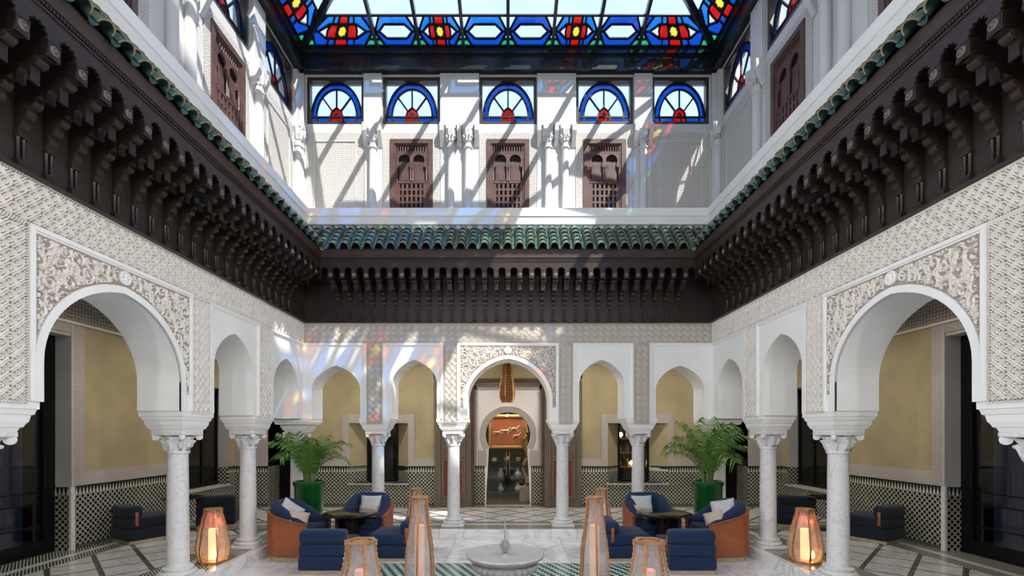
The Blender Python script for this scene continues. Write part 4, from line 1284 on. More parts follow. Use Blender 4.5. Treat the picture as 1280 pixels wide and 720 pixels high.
for s in (1, -1):
    U = lambda a, b: (min(a * s, b * s), max(a * s, b * s))
    segs = [(cx_, NI[0]), (NI[1], DOORX[0]), (DOORX[1], GX + .3)]
    for a, b in segs:
        MB().box(*U(a, b), 0, .5 if a > 3 else .25, GF, FRZ).build('plaster_field', M['ochre'], gb)
    MB().box(*U(NI[0], NI[1]), 0, .25, NI[3], FRZ).build('plaster_field', M['ochre'], gb)
    MB().box(*U(NI[0], NI[1]), 0, .25, GF, NI[2]).build('plaster_field', M['ochre'], gb)
    MB().box(*U(DOORX[0], DOORX[1]), 0, .5, Z(1.0), FRZ).build('plaster_field', M['ochre'], gb)
    # dado runs
    for a, b in ((1.58, NI[0]), (NI[1], DOORX[0]), (DOORX[1], GX)): dado(gb, *U(a, b))
    dd = MB().box(*U(NI[0], NI[1]), -.014, .016, GF, NI[2] - .02).build('tile_dado', M['zellige'], gb)
    # carved band above the dado, and round the niche
    bz = (DZ + .006, OZ)
    for a, b in ((1.58, NI[0] - .135), (NI[1] + .135, DOORX[0]), (DOORX[1], GX)): MB().box(*U(a, b), -.012, .0, *bz).build('carved_band', M['stucco_band'], gb)
    for a, b, c, d in ((NI[0] - .135, NI[0], DZ + .006, Z(.38)), (NI[1], NI[1] + .135, DZ + .006, Z(.38)), (NI[0], NI[1], NI[3], Z(.38))):
        MB().box(*U(a, b), -.016, .0, c, d).build('niche_border', M['stucco_band'], gb)
    # bands framing the ochre field beside the side door
    for a, b in ((DOORX[1], DOORX[1] + .27), (GX - .16, GX)): MB().box(*U(a, b), -.013, .0, OZ, FRZ).build('carved_band', M['stucco_band'], gb)
    # splayed reveals of the niche
    for (xa, xb) in ((NI[0], NW[0]), (NI[1], NW[1])):
        mb = MB(); sg = 1 if xb > xa else -1
        A, B = (s * xa, 0), (s * xb, NW[2])
        n = (-s * sg * .05, .012, 0)
        quadp(mb, [(A[0], A[1], DZ), (B[0], B[1], DZ), (B[0], B[1], NI[3]), (A[0], A[1], NI[3])], n, .6)
        mb.build('niche_reveal', M['ochre'], gb)
        mb = MB(); quadp(mb, [(A[0], A[1], NI[2]), (B[0], B[1], NI[2]), (B[0], B[1], DZ - .11), (A[0], A[1], DZ - .11)], n, .6); mb.build('tile_dado', M['zellige_p' if s * sg > 0 else 'zellige_n'], gb)
        mb = MB(); quadp(mb, [(A[0], A[1], DZ - .11), (B[0], B[1], DZ - .11), (B[0], B[1], DZ), (A[0], A[1], DZ)], n, .6); mb.build('dado_border', M['merlon'], gb)
    MB().box(*U(NI[0] - .02, NI[1] + .02), -.05, NW[2], NI[2] - .03, NI[2]).build('niche_sill', M['stucco_band'], gb)
    MB().box(*U(NI[0], NI[1]), .0, NW[2], NI[3], NI[3] + .04).build('niche_soffit', M['ochre'], gb)
    # door reveal at the far end of the gallery
    for a, b in ((DOORX[0] - .02, DOORX[0]), (DOORX[1], DOORX[1] + .02)):
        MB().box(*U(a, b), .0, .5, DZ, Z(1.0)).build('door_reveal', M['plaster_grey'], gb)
        MB().box(*U(a - .002, b + .002), .0, .5, GF, DZ).build('tile_dado', M['zellige'], gb)
# back wall frieze
MB().box(-GX, GX, -.03, .25, FRZ, CZ).build('carved_frieze', M['stucco_dark'], gb)
MB().box(-GX, GX, -.05, -.0, FRZ - .02, FRZ + .01).build('frieze_fillet', M['stucco'], gb)
# wall above the central doorway
MB().box(-cx_ - .85, cx_ + .85, 0.0, .25, Z(1.16), FRZ).build('plaster_field', M['ochre'], gb)
MB().box(-cx_ - .08, cx_ + .08, -.05, .12, Z(1.09), Z(1.155)).build('lintel', M['wood_red'], gb)
for s in (1, -1): MB().box(s * cx_ - .03, s * cx_ + .03, -.05, .10, GF, Z(1.09)).build('door_post', M['wood_red'], gb)

# recessed white doorcase with its horseshoe arch
inner = struct('door_1', (0, GD + .10, 0), 0, 'white doorcase with a carved horseshoe arch around the shop glass door')
hcz, rin, rout = Z(-.065), .50, .625
mb = MB()
def horseshoe(r, n=36, lo=-32):
    return [(r * math.cos(R(180 - lo - (180 - 2 * lo) * i / n)), hcz + r * math.sin(R(180 - lo - (180 - 2 * lo) * i / n))) for i in range(n + 1)]
feetw = .49
hi_ = [(-feetw, GF)] + horseshoe(rin) + [(feetw, GF)]
outer = [(-.76, GF), (-.76, Z(1.09)), (.76, Z(1.09)), (.76, GF)]
mb.prism(outer + hi_[::-1], lambda a, b, o: (a, o, b), 0, .16)
mb.build('plaster_field', M['plaster'], inner)
mb = MB(); ho = horseshoe(rout); hn = horseshoe(rin + .004)
mb.loft([[(a[0], 0.02, a[1]), (a[0], -.03, a[1]), (b[0], -.03, b[1]), (b[0], .02, b[1])] for a, b in zip(hn, ho)])
mb.build('arch_border', M['stucco_dark' if False else 'stucco_band'], inner, 40)
mb = MB(); a1 = horseshoe(rout); a2 = horseshoe(rout + .025)
mb.loft([[(a[0], 0.02, a[1]), (a[0], -.038, a[1]), (b[0], -.038, b[1]), (b[0], .02, b[1])] for a, b in zip(a1, a2)]); mb.build('arch_fillet', M['plaster'], inner, 40)
for s in (1, -1):
    MB().box(min(s * .47, s * .655), max(s * .47, s * .655), -.035, .0, DZ + .006, Z(-.40)).build('arch_foot', M['stucco_band'], inner)
    MB().box(min(s * .69, s * .755), max(s * .69, s * .755), -.02, 0, DZ, Z(1.02)).build('carved_band', M['stucco_band'], inner)
    dado(inner, min(s * .495, s * .76), max(s * .495, s * .76))
    MB().box(min(s * .488, s * .503), max(s * .488, s * .503), -.03, .17, GF, DZ).build('jamb_strip', M['plaster'], inner)
MB().box(-.755, .755, -.02, 0, Z(.93), Z(1.075)).build('carved_band', M['stucco_band'], inner)
# glass door
gd = struct('door_2', (0, GD + .24, 0), 0, 'frameless glass shop door under the horseshoe arch')
for s in (1, -1):
    MB().box(min(s * .006, s * .55), max(s * .006, s * .55), 0, .012, GF + .02, Z(.46)).build('glass_leaf', M['door_glass'], gd)
    MB().tube([(s * .035, -.03, Z(-.95)), (s * .035, -.03, Z(-.45))], .009, 8).build('pull_handle', M['gold'], gd)
MB().box(-.03, .03, -.008, .0, Z(-.60), Z(-.54)).build('lock_plate', M['gold'], gd)
MB().box(-.55, .55, -.01, .02, GF, GF + .025).build('threshold', M['bronze'], gd)

# carved painted door leaves folded back on the wall
def carved_leaf(n, s, label):
    W, z0, z1 = .78, GF + .01, Z(1.15)
    d = struct('door_%d' % n, (s * (cx_ + .03 + W / 2), GD - .03, 0), 0, label)
    h = W / 2
    MB().box(-h, h, -.035, .02, z0, z1).build('leaf', M['door_paint'], d)
    for a, b, c, e in ((-h, -h + .10, z0, z1), (h - .10, h, z0, z1), (-h + .10, h - .10, z0, z0 + .12), (-h + .10, h - .10, z1 - .12, z1)):
        MB().box(a, b, -.05, -.03, c, e).build('painted_border', M['door_band'], d)
    zs = [z0 + .22, z0 + .98, z0 + 1.22, z0 + 1.98, z0 + 2.08, z0 + 2.62]
    for zi, (c, e) in enumerate(((z0 + .24, z0 + .98), (z0 + 1.12, z0 + 1.28), (z0 + 1.42, z0 + 2.16), (z0 + 2.28, z1 - .20))):
        MB().box(-.25, .25, -.046, -.03, c - .05, e + .05).build('panel_frame', M['door_band'], d)
        p = MB().box(-.19, .19, -.052, -.04, c, e).build('panel', M['door_red'] if zi % 2 == 0 else M['door_paint'], d)
        if zi % 2 == 0:
            m2 = MB(); N = 20; cz = (c + e) / 2
            rr = lambda r, w, k=1.35: [(r * math.cos(2 * PI * i / N), w, cz + k * r * math.sin(2 * PI * i / N)) for i in range(N)]
            m2.loft([rr(.135, -.05), rr(.135, -.058), rr(.115, -.060), rr(.112, -.053)]); m2.loft([rr(.07, -.05), rr(.065, -.058), rr(.01, -.060)])
            m2.build('medallion', M['gold_dull'], d, 40)
M['gold_dull'] = mat('faded_gilding', (0.20, 0.12, 0.05), 0.5, 0.3, var=.4, vscale=20)
carved_leaf(3, -1, 'painted carved cedar door leaf left of the shop doorway')
carved_leaf(4, 1, 'painted carved cedar door leaf right of the shop doorway')

# niche windows: dark steel casements with a lit or dark room behind
def niche_window(n, s, label, lit):
    w = struct('window_%d' % n, (s * 2.7925, GD + NW[2], 0), 0, label)
    hw = .3475; z0, z1 = NI[2], NI[3]
    f = MB()
    for a, b, c, d in ((-hw, -hw + .05, z0, z1), (hw - .05, hw, z0, z1), (-hw + .05, hw - .05, z0, z0 + .05), (-hw + .05, hw - .05, z1 - .05, z1)): f.box(a, b, -.02, .05, c, d)
    f.build('window_frame', M['black'], w)
    MB().box(-.012, .012, -.015, .04, z0 + .05, z1 - .05).build('mullion', M['black'], w)
    MB().box(-hw + .04, hw - .04, .01, .02, z0 + .04, z1 - .04).build('glass_pane', M['door_glass'], w)
    return w
niche_window(21, -1, 'dark casement in the niche behind the left arches', False)
niche_window(22, 1, 'casement in the niche showing lit gilt shop shelves', True)

for s, nm in ((1, 'right'), (-1, 'left')):
    rot = -PI / 2 if s > 0 else PI / 2
    g = struct('wall_gallery_' + nm, (s * GX, 0, 0), rot, 'ochre gallery wall with mosaic dado at the %s' % nm)
    U = (lambda a, b: (a, b)) if s < 0 else (lambda a, b: (-b, -a))
    DE = 6.40; WA, WB = 8.45, 10.0
    # field between glazed door and window
    MB().box(*U(DE, WA), 0, .25, GF, FRZ).build('plaster_field', M['ochre'], g)
    MB().box(*U(WA, WB), 0, .25, Z(.9), FRZ).build('plaster_field', M['ochre'], g)
    MB().box(*U(WA, WB), 0, .25, GF, Z(-1.11)).build('plaster_field', M['ochre'], g)
    MB().box(*U(WB, GD + .3), 0, .25, GF, FRZ).build('plaster_field', M['ochre'], g)
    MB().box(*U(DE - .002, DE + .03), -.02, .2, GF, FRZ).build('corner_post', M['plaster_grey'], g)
    MB().box(*U(DE - .012, DE - .002), 0.012, .2, GF, DZ - .11).build('tile_dado', M['zellige'], g)
    MB().box(*U(DE - .013, DE - .002), 0.012, .2, DZ - .11, DZ).build('dado_border', M['merlon'], g)
    MB().box(*U(DE - .02, DE + .04), -.03, .0, GF, DZ).build('corner_strip', M['marble_col'], g)
    dado(g, *U(DE + .04, WA)); dado(g, *U(WB, GD))
    MB().box(*U(WA, WB), -.014, .016, GF, Z(-1.13)).build('tile_dado', M['zellige'], g)
    MB().box(*U(WA - .03, WB + .03), -.05, .2, Z(-1.135), Z(-1.105)).build('window_sill', M['stucco_band'], g)
    MB().box(*U(DE + .03, WA), -.014, 0, DZ + .006, OZ + .03).build('carved_band', M['stucco_band'], g)
    MB().box(*U(DE + .03, DE + .20), -.015, 0, OZ + .03, FRZ).build('carved_band', M['stucco_band'], g)
    MB().box(*U(WA - .17, WA), -.015, 0, OZ + .03, Z(1.05)).build('carved_band', M['stucco_band'], g)
    MB().box(*U(2.0, DE + .20), -.016, 0.01, Z(1.34), FRZ).build('carved_band', M['stucco_band'], g)
    MB().box(*U(2.0, DE), 0, .2, Z(1.30), FRZ).build('plaster_field', M['plaster_grey'], g)
    MB().box(*U(-2.7, 2.3), 0, .25, GF, FRZ).build('plaster_field', M['ochre'], g)
    MB().box(*U(-2.7, GD), -.03, .25, FRZ, CZ).build('carved_frieze', M['stucco_dark'], g)
    MB().box(*U(-2.7, GD), -.05, 0, FRZ - .02, FRZ + .012).build('frieze_fillet', M['stucco'], g)
    # deep reveals of the window
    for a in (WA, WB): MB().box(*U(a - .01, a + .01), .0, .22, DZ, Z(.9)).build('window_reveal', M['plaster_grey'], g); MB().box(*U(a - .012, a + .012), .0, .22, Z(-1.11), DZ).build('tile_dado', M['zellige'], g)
    w = struct('window_%d' % (23 if s < 0 else 24), (s * (GX + .2), 0, 0), rot, 'black steel window low in the %s gallery wall' % nm)
    f = MB()
    a0, a1 = U(WA, WB)
    for a, b, c, d in ((a0, a0 + .06, Z(-1.11), Z(.9)), (a1 - .06, a1, Z(-1.11), Z(.9)), (a0 + .06, a1 - .06, Z(-1.11), Z(-1.05)), (a0 + .06, a1 - .06, Z(.84), Z(.9))): f.box(a, b, 0, .05, c, d)
    f.build('window_frame', M['black'], w)
    for k in (1, 2): MB().box(a0 + (a1 - a0) * k / 3 - .02, a0 + (a1 - a0) * k / 3 + .02, .0, .045, Z(-1.05), Z(.84)).build('mullion', M['black'], w)
    MB().box(a0 + .05, a1 - .05, .02, .03, Z(-1.06), Z(.85)).build('glass_pane', M['door_glass'], w)
    # glazed steel doors nearer the camera
    d = struct('door_%d' % (5 if s < 0 else 6), (s * (GX + .195), 0, 0), rot, 'tall black steel glazed doors at the %s edge of the picture' % nm)
    a0, a1 = 2.3, DE - .01
    f = MB()
    for a, b, c, e in ((*U(a0, a0 + .1), GF, Z(1.30)), (*U(a1 - .16, a1), GF, Z(1.30)), (*U(a0 + .1, a1 - .16), Z(1.18), Z(1.30)), (*U(a0 + .1, a1 - .16), GF, GF + .16)): f.box(a, b, 0, .09, c, e)
    f.build('door_frame', M['black'], d)
    ps = [a0 + .1, 3.55, 4.75, 5.45, a1 - .16]
    for x in ps[1:-1]: MB().box(*U(x - .04, x + .04), .0, .07, GF + .16, Z(1.18)).build('stile', M['black'], d)
    for x0, x1 in zip(ps, ps[1:]):
        MB().box(*U(x0 + .02, x1 - .02), .03, .04, GF + .16, Z(1.18)).build('glass_pane', M['door_glass'], d)
        for zz in (Z(-.95), Z(-.80), Z(-1.25)): MB().box(*U(x0 + .02, x1 - .02), .015, .05, zz, zz + .018).build('glazing_rail', M['black'], d)
    for x in (5.40, 5.50):
        hb = MB().tube([(U(x, x)[0], -.04, Z(-.9)), (U(x, x)[0], -.04, Z(-.2))], .014, 8)
        hb.box(*U(x - .012, x + .012), -.04, .0, Z(-.80), Z(-.77)); hb.box(*U(x - .012, x + .012), -.04, .0, Z(-.32), Z(-.29))
        hb.build('pull_handle', M['bronze'], d)
    c = thing('window_curtain', 'dark blue curtain hanging inside the %s glazed doors' % nm, 'curtain', (s * (GX + .42), 0, 0), rot, None)
    mb = MB(); L = []
    for i in range(41):
        x = 5.78 + .40 * i / 40; L.append((U(x, x)[0], .02 + .03 * math.sin(i * 1.1)))
    mb.loft([[(p[0], p[1], z) for p in L] + [(p[0], p[1] + .012, z) for p in reversed(L)] for z in (GF + .02, Z(1.2))])
    o = mb.build('drape', M['curtain'], c, 60)
    rm = struct('wall_room_' + nm, (s * (GX + .2), 0, 0), rot, 'dim room behind the %s gallery wall' % nm)
    mb = MB()
    mb.box(*U(1.5, 10.6), 2.2, 2.3, GF, CZ); mb.box(*U(1.5, 1.6), .1, 2.2, GF, CZ); mb.box(*U(10.5, 10.6), .1, 2.2, GF, CZ); mb.box(*U(7.6, 7.7), .1, 2.2, GF, CZ)
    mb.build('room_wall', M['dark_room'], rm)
    MB().box(*U(1.5, 10.6), .06, 2.3, GF - .06, GF - .001).build('room_floor', M['parquet'], rm)
    MB().box(*U(1.5, 10.6), .0, 2.3, CZ, CZ + .05).build('room_ceiling', M['dark_room'], rm)

# gallery ceilings of dark cedar with cross beams
for nm, (a, b, c, d) in {'back': (-GX - .3, GX + .3, DF + TH - .02, GD + .3), 'left': (-GX - .3, -XF - TH + .02, -2.7, DF + TH), 'right': (XF + TH - .02, GX + .3, -2.7, DF + TH)}.items():
    r = struct('ceiling_' + nm, label='dark cedar ceiling over the %s gallery' % {'back': 'far'}.get(nm, nm))
    MB().box(a, b, c, d, CZ, CZ + .06).build('ceiling_board', M['ceil'], r)
    if nm == 'back':
        for i in range(20): x = a + (b - a) * (i + .5) / 20; MB().box(x - .05, x + .05, c, d, CZ - .06, CZ).build('ceiling_beam', M['ceil'], r)
    else:
        for i in range(19): y = c + (d - c) * (i + .5) / 19; MB().box(a, b, y - .05, y + .05, CZ - .06, CZ).build('ceiling_beam', M['ceil'], r)

def fill_downlights(nm, pts):  # ceiling lamps added as fill to brighten the galleries
    root = bpy.data.objects['ceiling_' + nm]
    for (x, y) in pts:
        MB().lathe([(.075, CZ - .005), (.075, CZ - .018), (.055, CZ - .018), (.050, CZ - .006)], 18).build('added_fill_ring', M['bronze'], root, 40, (x, y, 0))
        MB().lathe([(.001, CZ - .008), (.05, CZ - .008), (.05, CZ - .004)], 16).build('added_fill_lens', M['shop_lamp'], root, None, (x, y, 0))
        ld = bpy.data.lights.new('added_fill_light', 'AREA'); ld.shape = 'DISK'; ld.size = .12; ld.energy = DLW * (1.7 if nm == 'back' else 1.0); ld.color = (1, .92, .82); ld.spread = R(165)
        o = bpy.data.objects.new('added_fill_light', ld); COL.objects.link(o); o.location = (x, y, CZ - .07)
DLW = 3.6
fill_downlights('back', [(x, 9.35) for x in (-4.7, -2.8, -1.2, 1.2, 2.8, 4.7)])
fill_downlights('left', [(-4.9, y) for y in (4.4, 6.2, 7.8)])
fill_downlights('right', [(4.9, y) for y in (4.4, 6.2, 7.8)])

# small spotlights added as fill to brighten the lower arcade walls
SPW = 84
def fill_spot(parent, loc, aim, world_loc):
    d = (Vector(aim) - Vector(world_loc)).normalized()
    mb = MB(); c = Vector((0, 0, 0))
    mb.tube([c - d * .06, c + d * .05], .035, 12); mb.tube([c + d * .048, c + d * .056], .040, 12)
    o = mb.build('added_fill_spot', M['black'], None, 50, world_loc)
    o.parent = parent; o.matrix_parent_inverse = (Matrix.Translation(parent.location) @ Matrix.Rotation(parent.rotation_euler.z, 4, 'Z')).inverted()
    ld = bpy.data.lights.new('added_fill_spot', 'SPOT'); ld.energy = SPW; ld.color = (1.0, .97, .93); ld.spot_size = R(125); ld.spot_blend = 1.0; ld.shadow_soft_size = .12
    l = bpy.data.objects.new('added_fill_beam', ld); COL.objects.link(l); l.location = Vector(world_loc) + d * .20
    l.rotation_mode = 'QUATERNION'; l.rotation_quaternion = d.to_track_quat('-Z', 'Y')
for s in (-1, 1):
    par = cl if s < 0 else cr
    for y in (.6, 2.6, 4.6):
        fill_spot(par, None, (-s * 3.4, y + .6, Z(-.35)), (s * 2.99, y, Z(2.30)))
fr = bpy.data.objects['wall_front']
for x in (-2.4, -.8, .8, 2.4):
    fill_spot(fr, None, (x * 1.1, 7.9, Z(-.3)), (x, -2.1, Z(2.30)))
# ------------------------------------------------------------------ rooms behind the far wall
sr = struct('wall_shop', (0, GD + .30, 0), 0, 'warm lit shop room behind the glass door')
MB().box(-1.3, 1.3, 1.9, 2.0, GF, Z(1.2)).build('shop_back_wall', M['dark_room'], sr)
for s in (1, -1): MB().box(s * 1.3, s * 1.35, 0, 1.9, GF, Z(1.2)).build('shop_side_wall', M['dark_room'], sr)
MB().box(-1.3, 1.3, -.2, 2.0, GF - .05, GF - .002).build('shop_floor', M['parquet'], sr)
MB().box(-1.3, 1.3, 0, 2.0, Z(1.2), Z(1.25)).build('shop_ceiling', M['dark_room'], sr)
ldat = bpy.data.lights.new('shop_downlight', 'AREA'); ldat.energy = 15; ldat.color = (1, .80, .55); ldat.size = .8
lo = bpy.data.objects.new('shop_downlight', ldat); COL.objects.link(lo); lo.location = (0, GD + .9, Z(1.15))
pic = thing('framed_picture', 'gilt framed russet picture with pale horses inside the shop', 'picture', (0, GD + 1.55, Z(.01)))
f = MB()
for a, b, c, d in ((-.49, -.42, -.42, .42), (.42, .49, -.42, .42), (-.42, .42, .35, .42), (-.42, .42, -.42, -.35)): f.rbox(a, b, -.05, .02, c, d, .015, 2)
f.build('frame', M['gold'], pic)
MB().box(-.42, .42, .0, .015, -.35, .35).build('russet_ground', M['picture'], pic)
def horse(mb, x, z, k, fl):
    # a small running horse in low relief
    T = lambda L: [(x + fl * k * a, -.008, z + k * b) for a, b in L]
    mb.tube(T([(-.10, .0), (-.04, .012), (.04, .004), (.09, .02)]), [.022 * k * 1.4, .034 * k, .030 * k, .026 * k], 8)
    mb.tube(T([(.08, .02), (.115, .075), (.13, .09), (.165, .07)]), [.024 * k, .018 * k, .018 * k, .009 * k], 8)
    for pts in ([(-.09, -.01), (-.12, -.06), (-.165, -.075)], [(-.085, -.01), (-.075, -.065), (-.11, -.11)], [(.07, -.01), (.12, -.045), (.165, -.03)], [(.06, -.01), (.085, -.06), (.075, -.11)]):
        mb.tube(T(pts), [.016 * k, .010 * k, .006 * k], 6)
    mb.tube(T([(-.10, .01), (-.14, .02), (-.17, -.02)]), [.008 * k, .010 * k, .003 * k], 5)
for x, z, k, fl in ((-.26, -.02, .75, 1), (-.06, .02, .8, 1), (.17, .07, .9, 1), (.22, -.10, .7, 1)):
    h = MB(); horse(h, x, z, k, fl); h.build('horse_relief', M['pale_fig'], pic, 50)
con = thing('shop_counter', 'dark shop counter of glass shelves below the framed picture', 'counter', (-.10, GD + 1.45, GF))
MB().box(-.85, .85, -.25, .25, .86, .90).build('counter_top', M['table_leg'], con)
for z in (.12, .48): MB().box(-.82, .82, -.22, .22, z, z + .02).build('shelf', M['bronze'], con)
for x in (-.84, 0, .80): MB().box(x, x + .03, -.24, .24, 0, .86).build('upright', M['table_leg'], con)
rng = random.Random(3)
for i in range(5):
    x = -.62 + i * .29
    b = thing('gift_box', 'small %s box on the shop counter top' % ('ochre', 'ivory', 'green', 'tan', 'grey')[i], 'box', (x, GD + 1.35, GF + .90), 0, 'boxes on the shop counter')
    m = mat('box_card.%d' % i, ((.35, .2, .08), (.6, .55, .45), (.1, .3, .08), (.4, .2, .1), (.3, .3, .3))[i], .6)
    MB().box(-.05, .05, -.05, .05, 0, .06).build('body', m, b); MB().box(-.053, .053, -.053, .053, .06, .08).build('lid', M['gold'], b)
bowls = ['tall white', 'wide white', 'small ivory', 'round ivory', 'squat white', 'narrow white']
for i in range(6):
    x = -.60 + (i % 3) * .42; z = GF + (.14 if i < 3 else .50)
    v = thing('vase', '%s vase on the %s shelf of the shop counter' % (bowls[i], 'lower' if i < 3 else 'middle'), 'vase', (x, GD + 1.32, z), 0, 'vases on the shop shelves')
    k = .8 + .25 * (i % 3)
    MB().lathe([(.03, 0), (.06 * k, .03), (.075 * k, .09), (.035, .15 + .03 * k), (.045, .19 + .03 * k), (.038, .19 + .03 * k), (.028, .15 + .03 * k)], 16).build('body', M['ivory'], v, 40)
wv = thing('wavy_sculpture', 'tall wavy gilded post standing right in the shop doorway', 'sculpture', (.40, GD + .75, GF))
MB().rbox(-.13, .13, -.13, .13, 0, .34, .01).build('pedestal', M['wood_plinth'], wv)
MB().tube([(.05 * math.sin(i * .55), 0, .34 + i * .05) for i in range(29)], [.045 + .012 * math.cos(i * .55) for i in range(29)], 10).build('twisted_post', M['gold'], wv, 60)

for s in (1, -1):
    lit = s > 0
    r = struct('wall_niche_room_' + ('right' if lit else 'left'), (s * 2.79, GD + .36, 0), 0, '%s room behind the niche window' % ('warm' if lit else 'dark'))
    mb = MB(); mb.box(-.75, .75, 1.2, 1.25, GF, Z(.6)); mb.box(-.8, -.75, 0, 1.25, GF, Z(.6)); mb.box(.75, .8, 0, 1.25, GF, Z(.6)); mb.build('room_wall', M['dark_room'], r)
    MB().box(-.75, .75, 0, 1.2, GF - .04, GF).build('room_floor', M['dark_room'], r); MB().box(-.75, .75, 0, 1.2, Z(.6), Z(.64)).build('room_ceiling', M['dark_room'], r)
sh = thing('display_shelves', 'gilt display shelving lit warm behind the niche window', 'shelves', (2.79, GD + .85, GF))
for z in (.45, .78, 1.11, 1.44, 1.77): MB().box(-.5, .5, -.14, .14, z, z + .025).build('shelf', M['gold'], sh)
for x in (-.5, .47): MB().box(x, x + .03, -.15, .15, 0, 1.9).build('upright', M['gold'], sh)
for i in range(10):
    x = -.36 + (i % 5) * .18; zi = (i // 5) + 1; zz = (.475, .805, 1.135, 1.465)[zi]
    o = thing('gilt_bottle', 'gilt bottle on the %s lit shelf behind the niche window, %s from the left' % (('second', 'third')[i // 5], ordn[i % 5]), 'bottle', (x, 2.79 * 0 + GD + .80, GF + zz), 0, 'gilt bottles on the display shelves'); o.location.x = 2.79 + x
    MB().lathe([(.035, 0), (.045, .02), (.045, .10), (.015, .13), (.015, .17), (.02, .18), (.0, .185)], 12).build('body', M['gold'], o, 40)
for i, (x, z) in enumerate(((-.16, 1.52), (.12, .86))):
    gl = thing('globe_lamp', 'warm globe lamp, %s one, on the display shelves' % ('upper', 'lower')[i], 'lamp', (2.79 + x, GD + .82, GF + z), 0, None)
    MB().lathe([(.03, -.05), (.03, -.03), (.012, -.02)], 12).build('base', M['gold'], gl)
    MB().lathe([(.001, -.03)] + [(.055 * math.sin(PI * k / 8), .025 - .055 * math.cos(PI * k / 8)) for k in range(1, 8)] + [(.001, .08)], 14).build('globe', M['shop_lamp'], gl, 60)
pd = bpy.data.lights.new('shelf_light', 'POINT'); pd.energy = 6; pd.color = (1, .68, .35); pd.shadow_soft_size = .1
po = bpy.data.objects.new('shelf_light', pd); COL.objects.link(po); po.location = (2.79, GD + .60, Z(.3))
for s in (1, -1):                                          # doorways at the ends of the far gallery
    r = struct('wall_passage_' + ('right' if s > 0 else 'left'), (s * 4.765, GD + .5, 0), 0, 'dim passage at the end of the far gallery')
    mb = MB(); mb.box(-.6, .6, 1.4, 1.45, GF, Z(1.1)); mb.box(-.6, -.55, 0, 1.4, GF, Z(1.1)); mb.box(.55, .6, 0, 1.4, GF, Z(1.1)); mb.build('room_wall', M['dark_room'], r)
    MB().box(-.6, .6, .1, 1.4, GF - .04, GF).build('room_floor', M['parquet'], r); MB().box(-.6, .6, 0, 1.4, Z(1.1), Z(1.15)).build('room_ceiling', M['dark_room'], r)

# ------------------------------------------------------------------ club chairs, cushions, poufs, tables
def ss(t): t = max(0, min(1, t)); return t * t * (3 - 2 * t)
def chair_meshes():
    hw, yf, yb = .375, -.33, .33
    path = []                                              # plan of the tub, from one arm front round the back to the other
    n = 12
    for i in range(8): path.append((hw, yf + (0.02 - yf) * i / 8))
    for i in range(25):
        th = PI * i / 24; c, s_ = math.cos(th), math.sin(th)
        path.append((hw * math.copysign(abs(c) ** .80, c), .02 + (yb - .02) * abs(s_) ** .80))
    for i in range(7, -1, -1): path.append((-hw, yf + (0.02 - yf) * i / 8))
    L = [0]
    for a, b in zip(path, path[1:]): L.append(L[-1] + math.hypot(b[0] - a[0], b[1] - a[1]))
    T = L[-1]
    fr = [1 - abs(2 * l / T - 1) for l in L]                # 0 at arm fronts, 1 at the middle of the back
    def inset(p, d):
        cx, cy = 0, -.05
        x, y = p
        if y <= .02: return (x - math.copysign(d, x), y)
        v = Vector((x, y - .0)); q = v * (1 - d / v.length); return (q.x, q.y)
    hL = [.505 + .165 * min(1, f * 1.45) ** 1.15 for f in fr]
    mb = MB(); rings = []
    for p, h, f in zip(path, hL, fr):
        q = inset(p, .045)
        rings.append([(p[0], p[1], .075), (p[0], p[1], h - .015), (p[0] * .985, p[1] * .985, h), (q[0], q[1], h), (q[0], q[1], .075)])
    mb.loft(rings); leather = mb.mesh('leather_shell', M['leather'], 40)
    pp = MB()
    pp.tube([(p[0] * .99, p[1] * .99, h) for p, h in zip(path, hL)], .014, 6)
    for s in (1, -1): pp.tube([(s * (hw - .012), yf - .002, .08), (s * (hw - .012), yf - .002, .495)], .014, 6)
    piping = pp.mesh('piping', M['leather'], 60)
    mb = MB(); rings = []
    for p, h, f in zip(path, hL, fr):
        rise = .145 * ss(f * 1.9 + .12) - .02
        th = .115 + .035 * ss(f * 1.6)
        pts = []
        zt, zb = h + rise, .34
        for k in range(10):
            a = k / 9
            pts.append((.040 + th * (.5 - .5 * math.cos(PI * a)) * 1.0, zt - .055 + .055 * math.sin(PI * a)))
        ring = [(*inset(p, pts[0][0]), zb)] + [(*inset(p, d), z) for d, z in pts] + [(*inset(p, pts[-1][0] + .015), (zt + zb) / 2), (*inset(p, pts[-1][0]), zb)]
        if p[1] <= yf + .03: ring = [(x, y + .015, z) for x, y, z in ring]
        rings.append(ring)
    mb.loft(rings); back = mb.mesh('back_cushion', M['navy'], 50)
    sm = MB(); pl = []
    sc_ = MB().rbox(-.245, .245, -.345, .20, .30, .44, .045, 3).mesh('seat_cushion', M['navy'], 60)
    sb = MB().rbox(-.33, .33, -.325, .22, .075, .30, .02, 2).mesh('seat_base', M['navy'], 60)
    pm = MB(); r2 = [(x * .90, y * .90) for x, y in path]
    pm.prism(r2[::2] + [r2[-1]], lambda a, b, t: (a, b, t), 0, .075); plinth = pm.mesh('plinth', M['wood_plinth'], 40)
    return [leather, piping, back, sc_, sb, plinth]
CHM = chair_meshes()
def chair(x, d, rot, label):
    t = thing('club_chair', label, 'armchair', (x, d, 0), rot, 'tan leather and navy club chairs')
    for me in CHM: place(me, me.name, t)
    return t
chair(-3.00, 6.68, PI / 2 - .06, 'tan leather tub armchair at the left step, turned sideways toward the table')
chair(-2.17, 7.30, -.05, 'navy tub armchair behind the left round table, facing the camera')
chair(2.17, 7.30, .10, 'navy tub armchair behind the right round table, facing the camera')
chair(3.00, 6.68, -PI / 2 + .06, 'tan leather tub armchair at the right step, turned sideways toward the table')

